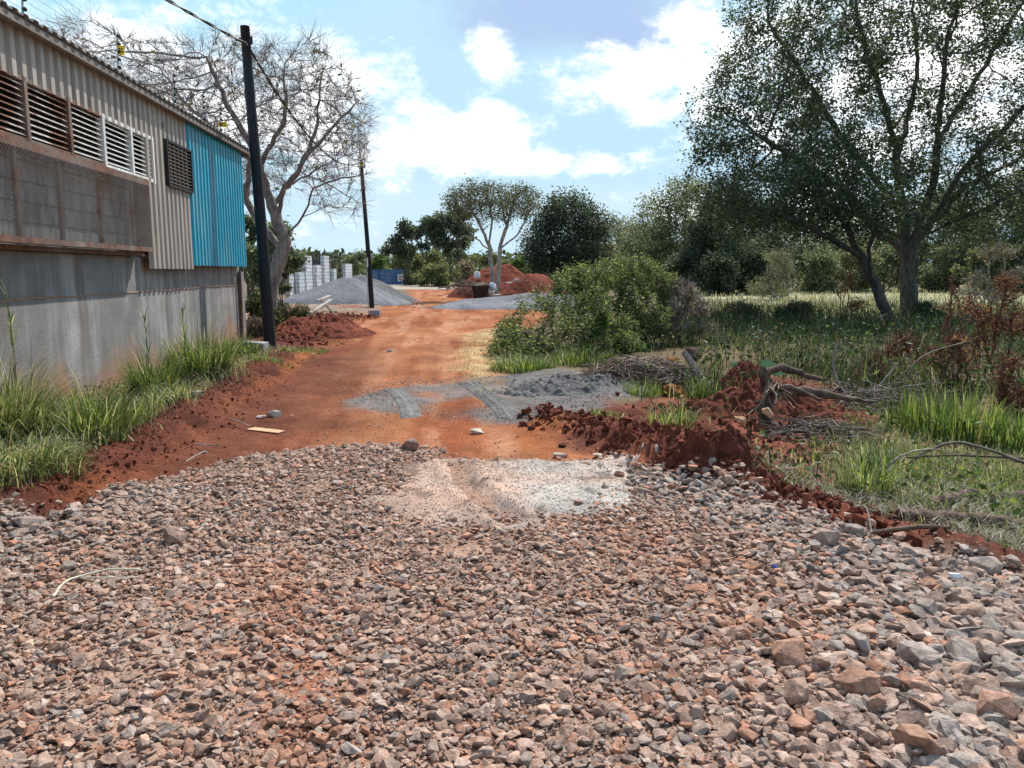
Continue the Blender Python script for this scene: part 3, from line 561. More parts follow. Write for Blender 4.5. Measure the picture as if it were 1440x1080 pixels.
tussock(1120, 690, .3, .13, 450, 'flat green patch above the grey stone shoulder', (1, 4, 5, 1.5, .2), (.8, 2), .008, grp=T2)
tussock(1300, 690, .4, .16, 500, 'flat weedy patch in front of the arching branches', (1, 4, 5, 1.5, .2), (.8, 2), .008, grp=T2)
tussock(905, 555, .28, .30, 420, 'green clump at the edge of the grey sand', (2, 5, 4, .8, .1), (.4, 1.6), .010, grp=T2)
tussock(945, 600, .28, .30, 420, 'pale stemmed clump between sand and stump', (1, 3, 4, 3, .1), (.4, 1.6), .009, grp=T2)
tussock(850, 590, .25, .16, 300, 'small bright tuft on the red ridge', (1, 4, 5, .6, .1), (.5, 1.7), .009, grp=T2)
tussock(735, 520, .55, .42, 900, 'long drooping grass at the foot of the big green bush', (2, 5, 4, 1.2, .1), (.8, 2.0), .014, grp=T2)
tussock(820, 510, .6, .4, 900, 'thick green grass under the right half of the bush', (3, 5, 3, .8, .1), (.6, 1.8), .014, grp=T2)
tussock(880, 490, .6, .4, 800, 'green grass behind the dry brush pile', (3, 5, 3, .8, .3), (.5, 1.6), .015, grp=T2)
tussock(990, 560, .22, .4, 350, 'dark grass below the leaning post', (5, 4, 1, .5, .1), (.3, 1.4), .010, grp=T2)

# ------------------------------------------------------------------ trees
def grow(starts, att, step, dk, iters, di=1e9, jit=.12, up=0.0, maxn=9000):
    pos = []; par = []
    for pl, pi in starts:
        prev = pi
        pl = [np.array(q, float) for q in pl]; seq = [pl[0]]
        for a, b in zip(pl[:-1], pl[1:]):
            m = max(1, int(np.linalg.norm(b-a)/step)); seq += [a+(b-a)*(k+1)/m+(rng.normal(0, step*.10, 3) if k+1 < m else 0) for k in range(m)]
        if pi is not None:
            d = [np.linalg.norm(np.array(q)-seq[0]) for q in pos]; prev = int(np.argmin(d)); seq = seq[1:]
        for q in seq: pos.append(np.array(q)); par.append(-1 if prev is None else prev); prev = len(pos)-1
    pos = np.array(pos); par = list(par); d = np.full(len(att), 1e9); ix = np.zeros(len(att), int)
    def upd(new, base):
        nonlocal d, ix
        for s in range(0, len(new), 400):
            D = np.linalg.norm(att[:, None]-new[None, s:s+400], axis=2); j = D.argmin(1); v = D[np.arange(len(att)), j]; k = v < d; d = np.where(k, v, d); ix = np.where(k, j+base+s, ix)
    upd(pos, 0); stall = {}
    for it in range(iters):
        k = (d > dk); att = att[k]; d = d[k]; ix = ix[k]
        if not len(att) or len(pos) > maxn: break
        act = d < di
        if not act.any(): break
        n = att[act]-pos[ix[act]]; n /= np.linalg.norm(n, axis=1, keepdims=True)+1e-9
        ids, inv = np.unique(ix[act], return_inverse=True); D = np.zeros((len(ids), 3)); np.add.at(D, inv, n)
        ok = np.array([stall.get(int(i), 0) < 3 for i in ids])
        for i in ids: stall[int(i)] = stall.get(int(i), 0)+1
        if not ok.any(): break
        ids = ids[ok]; D = D[ok]; D /= np.linalg.norm(D, axis=1, keepdims=True)+1e-9; D += rng.normal(0, jit, D.shape); D[:, 2] += up; D /= np.linalg.norm(D, axis=1, keepdims=True)
        new = pos[ids]+D*step; base = len(pos); pos = np.vstack([pos, new]); par += list(ids); upd(new, base)
    return pos, np.array(par)
def radii(pos, par, r0, R):
    n = len(pos); tips = np.zeros(n); ch = np.bincount(par[par >= 0], minlength=n); tips[ch == 0] = 1
    order = np.arange(n)
    for i in order[::-1]:
        if par[i] >= 0: tips[par[i]] += tips[i]
    roots = par < 0; mt = tips[roots].max(); e = math.log(R/r0)/math.log(max(mt, 2)); return r0*np.maximum(tips, 1)**e, tips
def skeleton(mb, pos, par, r, c, flare=1.25):
    n = len(pos); kids = [[] for _ in range(n)]
    for i, p in enumerate(par):
        if p >= 0: kids[p].append(i)
    stack = [(int(i), None) for i in np.where(par < 0)[0]]
    while stack:
        i, frm = stack.pop(); ch = [] if frm is None else [frm]
        ids = [i]
        while kids[ids[-1]]:
            kk = sorted(kids[ids[-1]], key=lambda q: -r[q])
            for q in kk[1:]: stack.append((q, ids[-1]))
            ids.append(kk[0])
        pts = [pos[k] for k in ids]; rr = [r[k] for k in ids]
        if frm is not None: pts = [pos[frm]]+pts; rr = [min(r[frm], rr[0]*1.1)]+rr
        else: rr[0] *= flare; rr[1 if len(rr) > 1 else 0] *= 1+(flare-1)*.4
        if len(pts) < 2: continue
        mx = max(rr); k = 10 if mx > .12 else (7 if mx > .05 else (5 if mx > .02 else 3))
        mb.tube(pts, rr, k, c, cap=(mx > .03))
def sticks(mb, p0, p1, r0, r1, c):
    n = len(p0); T = p1-p0; T = T/(np.linalg.norm(T, axis=1, keepdims=True)+1e-9); ref = np.where(np.abs(T[:, 2:3]) < .9, [[0, 0, 1.]], [[1., 0, 0]]); X = np.cross(T, ref); X /= np.linalg.norm(X, axis=1, keepdims=True)+1e-9; Y = np.cross(T, X)
    a = np.arange(3)*2*math.pi/3; ring = np.cos(a)[None, :, None]*X[:, None]+np.sin(a)[None, :, None]*Y[:, None]
    V = np.concatenate([p0[:, None]+ring*np.asarray(r0).reshape(-1, 1, 1), p1[:, None]+ring*np.asarray(r1).reshape(-1, 1, 1)], 1); b = (np.arange(n)*6)[:, None, None]
    Fq = (b+np.array([[0, 1, 4, 3], [1, 2, 5, 4], [2, 0, 3, 5]])[None]).reshape(-1, 4); mb.add(V.reshape(-1, 3), Fq, c)
def leaf_quads(p, size, asp, col, droop=.0, flat=.6):
    n = len(p); d = rng.normal(size=(n, 3)); d[:, 2] = d[:, 2]*flat-droop; d /= np.linalg.norm(d, axis=1, keepdims=True); s = rng.normal(size=(n, 3)); s -= (s*d).sum(1, keepdims=True)*d; s /= np.linalg.norm(s, axis=1, keepdims=True)+1e-9
    nn = np.cross(d, s); L = size*U(.65, 1.35, n)[:, None]; W = L*asp
    V = np.stack([p, p+d*L*.45+s*W*.5+nn*L*.06, p+d*L, p+d*L*.45-s*W*.5+nn*L*.06], 1); b = (np.arange(n)*4)[:, None]
    return V.reshape(-1, 3), b+np.array([[0, 1, 2, 3]]), np.repeat(col, 4, 0)
def ellip(n, c, r, shell=.0):
    v = rng.normal(size=(n, 3)); v /= np.linalg.norm(v, axis=1, keepdims=True); q = (shell+(1-shell)*U(0, 1, n))**(1/3) if shell == 0 else (shell**3+(1-shell**3)*U(0, 1, n))**(1/3)
    return np.array(c)+v*q[:, None]*np.array(r)
def tree(name, base, starts, att, step, dk, R, r0, bark, nleaf, lsize, lpal, lwt, label, cat='tree', group=None, asp=.5, spread=.25, maxtips=6, twigs=0, twl=.3, crown='crown', jit=.12, droop=.0, iters=220, maxn=9000, clump=None, up=0.0, lm='leaf'):
    base = np.array(base, float); pos, par = grow(starts, att, step, dk, iters, jit=jit, maxn=maxn, up=up); r, tips = radii(pos, par, r0, R)
    root = empty(name, base, label, cat, group); mb = MB(); skeleton(mb, pos, par, r, bark)
    tw = np.where((tips <= maxtips) & (par >= 0))[0]
    if twigs:
        k = rng.choice(tw, twigs); dr = pos[k]-pos[par[k]]; dr /= np.linalg.norm(dr, axis=1, keepdims=True); dr = dr+rng.normal(0, .6, dr.shape); dr[:, 2] += .22; dr /= np.linalg.norm(dr, axis=1, keepdims=True)
        p0 = pos[k]; p1 = p0+dr*twl*U(.5, 1.3, (twigs, 1)); sticks(mb, p0, p1, np.full(twigs, r0*.8), np.full(twigs, r0*.45), bark)
        if clump is None and nleaf: pass
    mb.V = [v-base for v in mb.V]; mb.build('trunk', M['bark'], root, smooth=True)
    if nleaf:
        wt_ = np.ones(len(tw)) if clump is None else sstep(clump[1]-.1, clump[1]+.1, fbm(pos[tw, 0]+pos[tw, 2]*.8, pos[tw, 1]*.8-pos[tw, 2]*.9, clump[0], 3, 7))+.06
        k = rng.choice(tw, nleaf, p=wt_/wt_.sum()); f = U(0, 1, (nleaf, 1)); p = pos[k]*f+pos[par[k]]*(1-f)+rng.normal(0, spread, (nleaf, 3))
        pc = np.array(lpal)[rng.choice(len(lpal), nleaf, p=np.array(lwt)/sum(lwt))]; pc = pc*(.7+.6*fbm(p[:, 0]+p[:, 2]*.7, p[:, 1]-p[:, 2], .7, 3, 5))[:, None]
        V, Fq, c = leaf_quads(p-base, lsize, asp, pc, droop); mesh(crown, V, [Fq], M[lm], root, col=c)
    return root
DARKL = [(.048, .070, .042), (.074, .10, .056), (.12, .135, .078)]
# big spreading tree on the right
def big_tree():
    D = 27.0; b = P(1278, 440); z0 = hz(b[0], 27.5); q = lambda u, v, dy=0: A(u, v, D+dy); B = np.array((A(1280, 440, D)[0], D, z0-.1))
    s = [([B, q(1277, 395), q(1276, 352)], None),
         ([q(1276, 352), q(1238, 335, -.6), q(1192, 272, -1.2), (q(1130, 232, -1.6)), q(1062, 188, -1.5)], 0), ([q(1276, 352), q(1266, 270, .6), q(1258, 195, .9), q(1228, 100, .6), q(1205, 20, .8)], 0),
         ([q(1280, 352), q(1312, 262, -.3), q(1322, 150, -.5), q(1335, 40, -.8)], 0), ([q(1280, 354), q(1350, 245, -.6), q(1440, 150, -1.2), q(1520, 80, -1)], 0),
         ([q(1290, 340), q(1360, 260, 1), q(1450, 215, 2), q(1540, 190, 2)], 0), ([q(1268, 300, 0), q(1180, 190, 1.5), q(1120, 90, 2), q(1080, 30, 2)], 0),
         ([q(1318, 200, 0), q(1380, 100, 1.5), q(1440, 0, 2)], 0), ([q(1262, 220, .5), q(1290, 110, 2.5), q(1285, 0, 3)], 0), ([q(1262, 330), q(1200, 300, -2.5), q(1120, 262, -4.0)], 0), ([q(1300, 330), q(1370, 300, -2.5), q(1450, 260, -3.5)], 0)]
    pix = 27/1080; a = []
    for u, v, ru, rv, n, dy in ((1260, 130, 260, 190, 1100, 0), (1090, 180, 125, 110, 520, -1), (1080, 262, 125, 70, 330, -1), (1130, 80, 120, 90, 380, .5), (1420, 120, 190, 200, 700, 0), (1300, -40, 260, 90, 450, .5), (1180, 300, 110, 50, 150, -2), (1380, 290, 120, 55, 220, 0), (1110, 20, 90, 60, 220, 0), (1250, 240, 160, 90, 120, -1)):
        a.append(ellip(n, A(u, v, D+dy), (ru*pix, 4.6 if ru > 150 else 3.0, rv*pix), .3))
    return tree('spreading_tree', (B[0], B[1], z0), s, np.concatenate(a),   .34, .48, .29,   .0105, (.115, .095, .082), 92000, .11, DARKL, (4, 4, 1.5), 'large spreading tree with forked dark trunk and fine airy crown on the right', spread=.22, asp=.55, maxtips=7, twigs=9000, twl=.42, iters=170, maxn=20000, clump=(.9, .46))
big_tree()
def side_stem():
    D = 23.5; q = lambda u, v, dy=0: A(u, v, D+dy); B = A(1254, 458, D); z0 = hz(B[0], D); B[2] = z0-.1
    s = [([B, q(1235, 410), q(1212, 362), q(1180, 300, -.3), q(1150, 270, -.6)], None), ([q(1235, 410), q(1222, 370, -.8), q(1225, 340, -1.2), q(1235, 300, -1.6)], 0), ([q(1212, 362), q(1150, 325, -1), q(1090, 300, -1.6)], 0)]
    a = np.concatenate([ellip(300, q(1100, 285, -1), (2.4, 2, 1.0), .3), ellip(150, q(1170, 240, -.5), (1.6, 1.6, 1.2), .3), ellip(120, q(1240, 300, -1.5), (1.0, 1.4, .8), .3)])
    return tree('leaning_tree', (B[0], B[1], z0), s, a, .24, .36, .16, .009, (.09, .075, .066), 9000, .105, DARKL, (5, 4, 1), 'slim dark leaning tree just left of the large forked trunk', spread=.22, asp=.55, twigs=700)
side_stem()
# bare tree behind the shed
def bare_tree():
    D = 24.0; q = lambda u, v, dy=0: A(u, v, D+dy); B = A(378, 445, D); z0 = hz(B[0], D); B[2] = z0-.1
    s = [([B, q(382, 400), q(397, 352), q(404, 330)], None), ([q(404, 330), q(425, 305, -.3), q(455, 292, -.6)], 0), ([q(400, 335), q(382, 290), q(365, 235), q(352, 180, .4), q(345, 120, .6)], 0), ([q(397, 352), q(365, 315, .6), q(345, 280, 1), (q(352, 225, 1.4)), q(330, 190, 1.6)], 0),
         ([q(390, 305), q(400, 262, -.5), q(440, 210, -1), q(480, 165, -1.2), q(505, 140, -1.2)], 0), ([q(385, 290), q(420, 240, 1), q(445, 180, 1.5), q(450, 120, 1.6), q(456, 75, 1.6)], 0), ([q(352, 225, 1.4), q(300, 180, 2), q(255, 140, 2.4), q(225, 95, 2.4)], 0),
         ([q(345, 265, 1.2), q(285, 225, 1.5), q(215, 190, 2)], 0), ([q(408, 262, -.5), q(450, 235, -1.5), q(500, 215, -2)], 0), ([q(360, 215, .3), q(320, 150, 0), q(290, 80, 0)], 0), ([q(365, 235), q(400, 170, -.6), q(400, 100, -.8)], 0), ([q(255, 140, 2.4), q(180, 110, 3), q(110, 70, 3)], 0), ([q(430, 300, -.3), q(440, 265, -.4), (q(480, 250, -.4)), q(515, 245, -.3)], 0)]
    k = 24/1080; a = []
    for u, v, ru, rv, n in ((330, 175, 150, 110, 1500), (440, 165, 80, 90, 700), (230, 140, 110, 75, 650), (330, 115, 110, 60, 450), (485, 180, 40, 60, 260), (150, 85, 80, 45, 320), (480, 270, 40, 45, 70), (455, 95, 25, 35, 50)): a.append(ellip(n, q(u, v), (ru*k, 2.6, rv*k), .35))
    r = tree('bare_tree', (B[0], B[1], z0), s, np.concatenate(a),   .21, .30, .215, .0065, (.24, .20, .185), 260, .16, [(.11, .12, .04), (.16, .13, .05)], (1, 1), 'leafless grey tree with a dense web of twigs behind the shed roof', maxtips=4, twigs=14000, twl=.5, spread=.05, iters=170, maxn=16000, crown='leaves')
    return r
bare_tree()
# pale umbrella shaped tree in the middle
def umbrella():
    D = 44.0; q = lambda u, v, dy=0: A(u, v, D+dy); B = A(697, 424, D); z0 = hz(B[0], D); B[2] = z0-.1; C2 = A(691, 424, D-.3); C2[2] = z0-.1
    s = [([B, q(701, 385), q(703, 350), q(715, 310), q(722, 280)], None), ([C2, q(692, 385), q(688, 345), q(672, 310), q(655, 285)], None), ([q(703, 350), q(728, 330, .5), q(745, 295, 1)], 0), ([q(688, 345), q(692, 310, -.5), q(685, 275, -1)], 0), ([q(688, 352), q(668, 335, -.6), q(640, 300, -1)], 0), ([q(712, 315), q(705, 285, .8), q(700, 265, 1)], 0)]
    k = 44/1080; a = [ellip(420, q(690, 283), (72*k, 2.6, 30*k), .3), ellip(160, q(655, 285), (36*k, 2, 22*k), .3), ellip(140, q(728, 283), (34*k, 2, 25*k), .3)]
    return tree('umbrella_tree', (B[0], B[1], z0), s, np.concatenate(a), .26, .38, .13, .010, (.34, .30, .27), 8500, .13, [(.065, .08, .045), (.10, .11, .065), (.14, .135, .09)], (3, 3, 1), 'pale stemmed umbrella shaped tree in front of the red soil heap', spread=.2, twigs=900, twl=.4)
umbrella()
def simple_tree(name, u, v0, v1, D, wpx, label, pal, wt, nleaf, ls, group=None, R=.12, hollow=.2, lobes=7, low=.3, bark=(.10, .08, .065), stems=3, cat='tree', spread=.35, twigs=400, fill=0, asp=.55):
    k = D/1080; zt = A(u, v0, D)[2]; c = A(u, 400, D); z0 = hz(c[0], D); B = np.array((c[0], D, z0-.1)); H = zt-z0; W = wpx*k/2; zb = z0+H*low; a = []; hh = zt-zb
    for i in range(lobes*2):
        f = U(.06, .93); an = U(0, 6.283); env = (math.sin(math.pi*min(1, .22+.78*f))**.6 if low > .1 else (1-f**2.2)**.6); rr = W*env*U(.3, .92); q = W*U(.16, .36)
        a.append(ellip(26, (c[0]+rr*math.cos(an), D+rr*math.sin(an)*.8, zb+hh*f), (q, q, min(q, hh*.22)*U(.5, .9)), hollow))
    a.append(ellip(40, (c[0]+U(-.2, .2)*W, D, zb+hh*.86), (W*.3, W*.3, hh*.14), hollow)); s = []
    if fill: a.append(ellip(fill, (c[0], D, zb+hh*.45), (W*.86, W*.8, hh*.48), .1))
    for i in range(stems):
        b2 = B+np.array((U(-.2, .2), U(-.2, .2), 0)) if i else B
        s.append(([b2, b2+np.array((U(-.15, .15)*W, U(-.15, .15)*W, H*low*.7+.1)), b2+np.array((U(-.4, .4)*W, U(-.4, .4)*W, H*(low+.2)))], None))
    att = np.concatenate(a); st = max(.06 if cat != 'tree' else .2, W*.10)
    return tree(name, (B[0], B[1], z0), s, att, st, st*1.4, R, .010, bark, nleaf, ls, pal, wt, label, cat, group, spread=spread*W*.26, twigs=twigs, twl=.09*W+.12, maxtips=4, iters=90, asp=asp)
DK = [(.065, .085, .062), (.095, .115, .08), (.13, .145, .1)]; MD = [(.11, .14, .085), (.155, .18, .105), (.22, .225, .14)]; OL = [(.13, .15, .085), (.19, .20, .11), (.25, .24, .15)]; LG = [(.08, .14, .03), (.13, .19, .045), (.19, .23, .07)]  # background leaf palettes; DK, MD and OL lightened to stand in for haze
G1 = 'background trees beyond the red soil heap'; G2 = 'trees behind the dry field'
simple_tree('dense_tree', 795, 272, 400, 58, 150, 'dense dark round tree right of the pale umbrella tree', [(.055, .07, .056), (.08, .10, .07), (.12, .135, .095)], (4, 3, 1), 30000, .2, G1, lobes=10, low=.03, hollow=.3, fill=420)
simple_tree('gum_tree', 628, 302, 400, 120, 78, 'tall dark gum tree directly left of the umbrella tree', DK, (3, 3, 2), 6500, .5, G1, lobes=7, low=.35)
simple_tree('gum_tree', 572, 312, 400, 125, 62, 'gum tree with flat topped clumps above the blue containers', DK, (3, 3, 2), 3600, .48, G1, lobes=5, low=.42)
simple_tree('gum_tree', 598, 305, 400, 140, 50, 'slender gum tree between the two larger gums', DK, (3, 3, 2), 2200, .5, G1, lobes=4, low=.4)
simple_tree('gum_tree', 648, 290, 400, 100, 40, 'small dark gum showing through the umbrella tree crown', DK, (3, 3, 2), 2200, .42, G1, lobes=4, low=.35)
for u, v0, D, w, lb, pal, nl, lo in ((862, 300, 75, 110, 'thin hazy thorn tree right of the dense dark tree', OL, 6500, .05), (905, 306, 70, 120, 'broad olive thorn tree behind the big green bush', OL, 9000, .03), (955, 240, 62, 150, 'tall feathery tree rising left of the spreading crown', OL, 13000, .1), (1015, 262, 56, 140, 'dark leafy tree at the left end of the dry field', DK, 15000, .02), (1062, 285, 60, 120, 'shadowy tree behind the tip of the spreading crown', DK, 11000, .02),
    (1130, 290, 66, 160, 'dull green tree seen under the spreading crown', MD, 12000, .03), (1210, 285, 70, 160, 'olive tree just left of the forked trunk', OL, 9500, .03), (1320, 262, 66, 170, 'olive tree just right of the forked trunk', MD, 11000, .03), (1410, 240, 60, 170, 'green tree at the far right behind the dead ferns', MD, 11000, .03), (1490, 225, 56, 160, 'tree cut by the right edge of the view', MD, 8000, .03)):
    simple_tree('thorn_tree', u, v0, 405, D, w, lb, pal, (3, 3, 2), int(nl*(2.4 if u > 1250 else 1.7)), .19, G2, lobes=11, low=lo, R=.15, fill=300 if u > 1250 else 150)
for u, v0, D, w, lb, pal in ((850, 345, 66, 90, 'olive thicket right of the dense dark tree', OL), (900, 350, 60, 90, 'olive thicket under the broad thorn tree', MD), (955, 352, 55, 90, 'dark thicket at the foot of the tall feathery tree', DK), (1010, 358, 52, 90, 'black green thicket at the left end of the dry field', DK), (1060, 352, 54, 80, 'dark thicket between the field and the shadowy tree', DK), (1150, 352, 58, 90, 'grey green thicket behind the pale feathery bush', MD), (1205, 350, 60, 90, 'thicket seen left of the leaning tree', OL), (1250, 345, 62, 90, 'thicket seen between the two trunks', MD), (1330, 345, 60, 90, 'thicket right of the forked trunk', MD), (1385, 350, 56, 80, 'thicket behind the twiggy grey bush', OL), (1435, 345, 55, 80, 'thicket at the right edge of the field', MD)):
    simple_tree('thicket', u, v0, 405, D, w, lb, pal, (2, 3, 2), 6000, .2, 'thickets along the far side of the field', R=.06, lobes=8, low=.01, stems=4, cat='bush', twigs=300)
simple_tree('garden_tree', 385, 318, 400, 40, 100, 'leafy green tree behind the bare tree trunk', MD, (3, 3, 1), 6500, .2, 'trees by the boundary wall', lobes=7, low=.15)
simple_tree('garden_tree', 352, 300, 400, 46, 60, 'tree half hidden by the blue end of the shed', MD, (3, 3, 1), 3500, .2, 'trees by the boundary wall', lobes=5, low=.2)
# shrubs
G3 = 'scrub bushes around the blue containers'; SC = [(.10, .12, .05), (.15, .165, .07), (.21, .20, .11)]; BR = [(.20, .15, .11), (.26, .20, .15), (.14, .12, .07)]
for nm, u, v0, D, w, lb, pal in (('bush', 500, 352, 120, 60, 'dark scrub bush behind the second pole', MD), ('bush', 532, 358, 140, 44, 'bright lime green bush over the container doors', LG), ('bush', 572, 350, 150, 70, 'olive scrub behind the right container', SC), ('bush', 612, 348, 140, 70, 'wide olive scrub right of the containers', SC), ('bush', 648, 338, 120, 70, 'pale scrub on the rise behind the umbrella tree', SC),
                                ('bush', 610, 372, 110, 60, 'low yellow green scrub at the edge of the stony ground', SC), ('bush', 655, 368, 85, 55, 'brownish thicket beside the red soil heap', BR), ('bush', 728, 362, 75, 40, 'light green bush peeping over the soil heap', LG), ('bush', 460, 362, 110, 60, 'dull scrub beyond the white block pillars', SC), ('bush', 590, 362, 128, 50, 'grey green scrub just above the white panel', SC), ('bush', 690, 356, 110, 60, 'bushy scrub seen between the umbrella tree stems', SC)):
    simple_tree(nm, u, v0, 400, D, w, lb, pal, (2, 3, 2), 3800, .0030*D, G3, R=.1, lobes=7, low=.02, stems=3, cat='bush', twigs=200, bark=(.2, .17, .14))
simple_tree('bush', 1092, 350, 412, 44, 80, 'pale feathery grey green bush standing in the dry field', [(.12, .14, .08), (.2, .2, .12), (.26, .24, .16)], (2, 3, 2), 4500, .13, 'field bushes', R=.06, lobes=7, low=.02, stems=5, cat='bush', asp=.3, twigs=900, bark=(.3, .27, .22))
simple_tree('bush', 1395, 340, 412, 34, 90, 'twiggy grey bush behind the dead ferns', BR, (1, 1, 2), 1500, .11, 'field bushes', R=.06, lobes=6, low=.05, stems=6, cat='bush', twigs=1500, bark=(.3, .27, .24))
simple_tree('bush', 1300, 425, 440, 25, 60, 'small dark shrub at the foot of the forked trunk', DK, (1, 2, 2), 2500, .08, 'field bushes', R=.03, lobes=5, low=.02, stems=4, cat='bush')
simple_tree('bush', 1040, 425, 440, 24, 110, 'dull brown green weeds in front of the dry field', [(.06, .07, .035), (.09, .09, .05), (.13, .11, .07)], (2, 2, 1), 4500, .08, 'field bushes', R=.03, lobes=7, low=.02, stems=6, cat='bush', asp=.35, twigs=500)
simple_tree('bush', 1130, 428, 440, 23, 90, 'dark weedy shrub between the dry field and the leaning tree', [(.05, .065, .03), (.08, .085, .045), (.12, .10, .06)], (2, 2, 1), 3800, .08, 'field bushes', R=.03, lobes=6, low=.02, stems=6, cat='bush', asp=.35, twigs=500)
# shrubs along the left boundary
simple_tree('bush', 362, 412, 470, 18.5, 60, 'leafy shrub between the shed corner and the near pole', [(.06, .09, .03), (.10, .13, .045), (.15, .13, .07)], (2, 3, 2), 3800, .09, 'shrubs by the near pole', R=.03, lobes=6, low=.02, stems=4, cat='bush')
simple_tree('bush', 408, 432, 470, 21, 80, 'dry grassy shrub right of the near pole', [(.12, .13, .05), (.17, .16, .08), (.22, .18, .10)], (2, 3, 2), 4200, .10, 'shrubs by the near pole', R=.03, lobes=6, low=.02, stems=5, cat='bush', asp=.25)
simple_tree('bush', 392, 388, 470, 27, 40, 'dark hedge plant below the block pillars', DK, (2, 3, 2), 2800, .10, 'shrubs by the near pole', R=.03, lobes=5, low=.02, stems=4, cat='bush')
simple_tree('bush', 355, 450, 470, 17.6, 50, 'brown dried shrub at the shed corner', BR, (2, 2, 1), 2600, .07, 'shrubs by the near pole', R=.02, lobes=5, low=.02, stems=5, cat='bush', asp=.3, twigs=800, bark=(.25, .19, .15))
# the big green bush beside the road
def big_bush():
    D = 16.5; b = np.array((1.55, 16.6, hz(1.55, 16.6))); a = []; k = D/1080
    for u, v, ru, rv, n, dy in ((760, 448, 52, 40, 240, -1.2), (800, 425, 55, 45, 300, -.5), (850, 405, 60, 42, 320, .2), (905, 400, 50, 38, 260, .8), (740, 478, 40, 26, 120, -1.8), (840, 455, 60, 35, 260, -.9), (900, 440, 50, 30, 180, 0), (790, 470, 50, 30, 160, -1.6), (722, 495, 34, 20, 110, -2.2), (770, 490, 45, 22, 130, -2.0), (850, 480, 50, 24, 130, -1.5), (880, 375, 40, 18, 90, .6), (815, 385, 30, 16, 70, .1)):
        a.append(ellip(n, A(u, v, D+dy), (ru*k, .75, rv*k), .6))
    s = [([b+np.array((dx, dy, -.05)), b+np.array((dx*1.5, dy*1.4, .5))], None) for dx, dy in ((-1.2, -1.1), (-.5, -.6), (.2, -.2), (.8, .2), (1.3, .6), (-.9, -1.4), (.2, -1), (1, -.4))]
    return tree('green_bush', b, s, np.concatenate(a), .12, .2, .04, .005, (.16, .13, .10), 46000, .064, [(.08, .11, .048), (.135, .17, .07), (.21, .24, .095), (.34, .32, .18)], (3, 4, 3, .8), 'large rounded green bush at the right edge of the dirt road', cat='bush', spread=.07, asp=.42, maxtips=4, iters=90, maxn=7000, twigs=500, twl=.15, lm='bush_leaf', clump=(1.6, .42))
big_bush()
simple_tree('bush', 845, 432, 480, 14.6, 60, 'fresh light green shrub growing from the front of the big bush', LG, (2, 3, 2), 3800, .055, None, R=.02, lobes=6, low=.02, stems=4, cat='bush')
simple_tree('dry_bush', 948, 398, 480, 17.3, 110, 'leafless brown dry shrub right of the big green bush', BR, (2, 2, 1), 3800, .05, None, R=.025, lobes=7, low=.02, stems=7, cat='bush', asp=.3, twigs=3200, bark=(.30, .24, .20))
# dead red brown ferns at the right
FE = [(.19, .085, .05), (.26, .125, .065), (.13, .065, .045)]
for u, v0, D, w, n, lb in ((1415, 385, 11.0, 110, 1500, 'tallest rust red dead fern at the right edge'), (1355, 470, 10.2, 90, 800, 'low rusty fern in front of the tallest one'), (1270, 468, 11.0, 80, 700, 'withered orange fern behind the bare twigs'), (1340, 385, 15, 26, 260, 'single dark red dried stalk left of the tall fern'), (1235, 500, 10.5, 60, 380, 'small brown fern above the uprooted stump'), (1430, 500, 8.8, 80, 800, 'curled rusty fern low at the right edge'), (1195, 385, 26, 40, 500, 'dry red foliage patch beyond the leaning tree')):
    simple_tree('dead_fern', u, v0, 540, D, w, lb, FE, (3, 3, 2), n, .065, 'dead ferns at the right', R=.02, lobes=6, low=.12, stems=4, cat='fern', asp=.3, twigs=260, bark=(.20, .10, .07), hollow=.2)
# far-off woods closing the horizon
def woods():
    n = 26000; x = U(-260, 330, n); y = 190+60*U(0, 1, n); top = 4.5+5*fbm(x, y*0, .03, 4, 3)+np.where(x > 15, 3, 0); z = -.8+top*U(0, 1, n)**.6; p = np.stack([x, y, z], -1)
    c = pick(n, [(.05, .065, .035), (.08, .095, .05), (.12, .12, .06)], (2, 3, 1)); V, Fq, cc = leaf_quads(p, 1.5, .7, c); return tag(mesh('woods', V, [Fq], M['leaf'], col=cc), 'distant line of scrub and trees on the horizon', 'woods', kind='stuff')
woods()

# ------------------------------------------------------------------ shed on the left
CX, CY = -5.7987, 16.5545; T_ = np.array((.09654, -.99533)); RZ = math.atan2(T_[1], T_[0]); N_ = np.array((.99533, .09654))
shed = empty('shed', (CX, CY, 0), 'long corrugated shed with concrete base, rusty louvres and a blue end panel', 'shed', rz=RZ)
def W(u, v, d=0.0):                        # (along wall, height) of a pixel on the wall plane
    r = ray(u, v); n = np.array((*N_, 0)); k = ((np.array((CX, CY, 0))+n*d-np.array((0, 0, EYE)))@n)/(r@n); q = np.array((0, 0, EYE))+r*k-np.array((CX, CY, 0)); return float(q[:2]@T_), float(q[2])
L1 = 18.0
MB().box((.0, -9, -.6), (L1, 0.0, 1.32)).build('base_wall', M['concrete'], shed)
MB().box((.06, -8.9, 1.32), (L1, -.012, 1.80)).build('middle_wall', M['concrete'], shed)
MB().box((.12, -8.9, 1.80), (L1, -.05, 3.84)).build('upper_wall', M['blockwork'], shed)
mb = MB(); mb.box((.0, 0, -.5), (.22, .07, 1.6)); mb.build('pilaster', M['concrete'], shed)
MB().tube([(.34, .06, -.2), (.34, .06, 1.5)], .035, 8).build('downpipe', M['rust'], shed, smooth=True)
mb = MB(); xsn = np.arange(.25, L1, .28); mb.tube([(x, .0+rng.normal(0, .002), 1.318+rng.normal(0, .005)) for x in xsn], .010, 5); mb.build('ledge', m_simple('red_ledge', (.32, .19, .13), .95), shed)
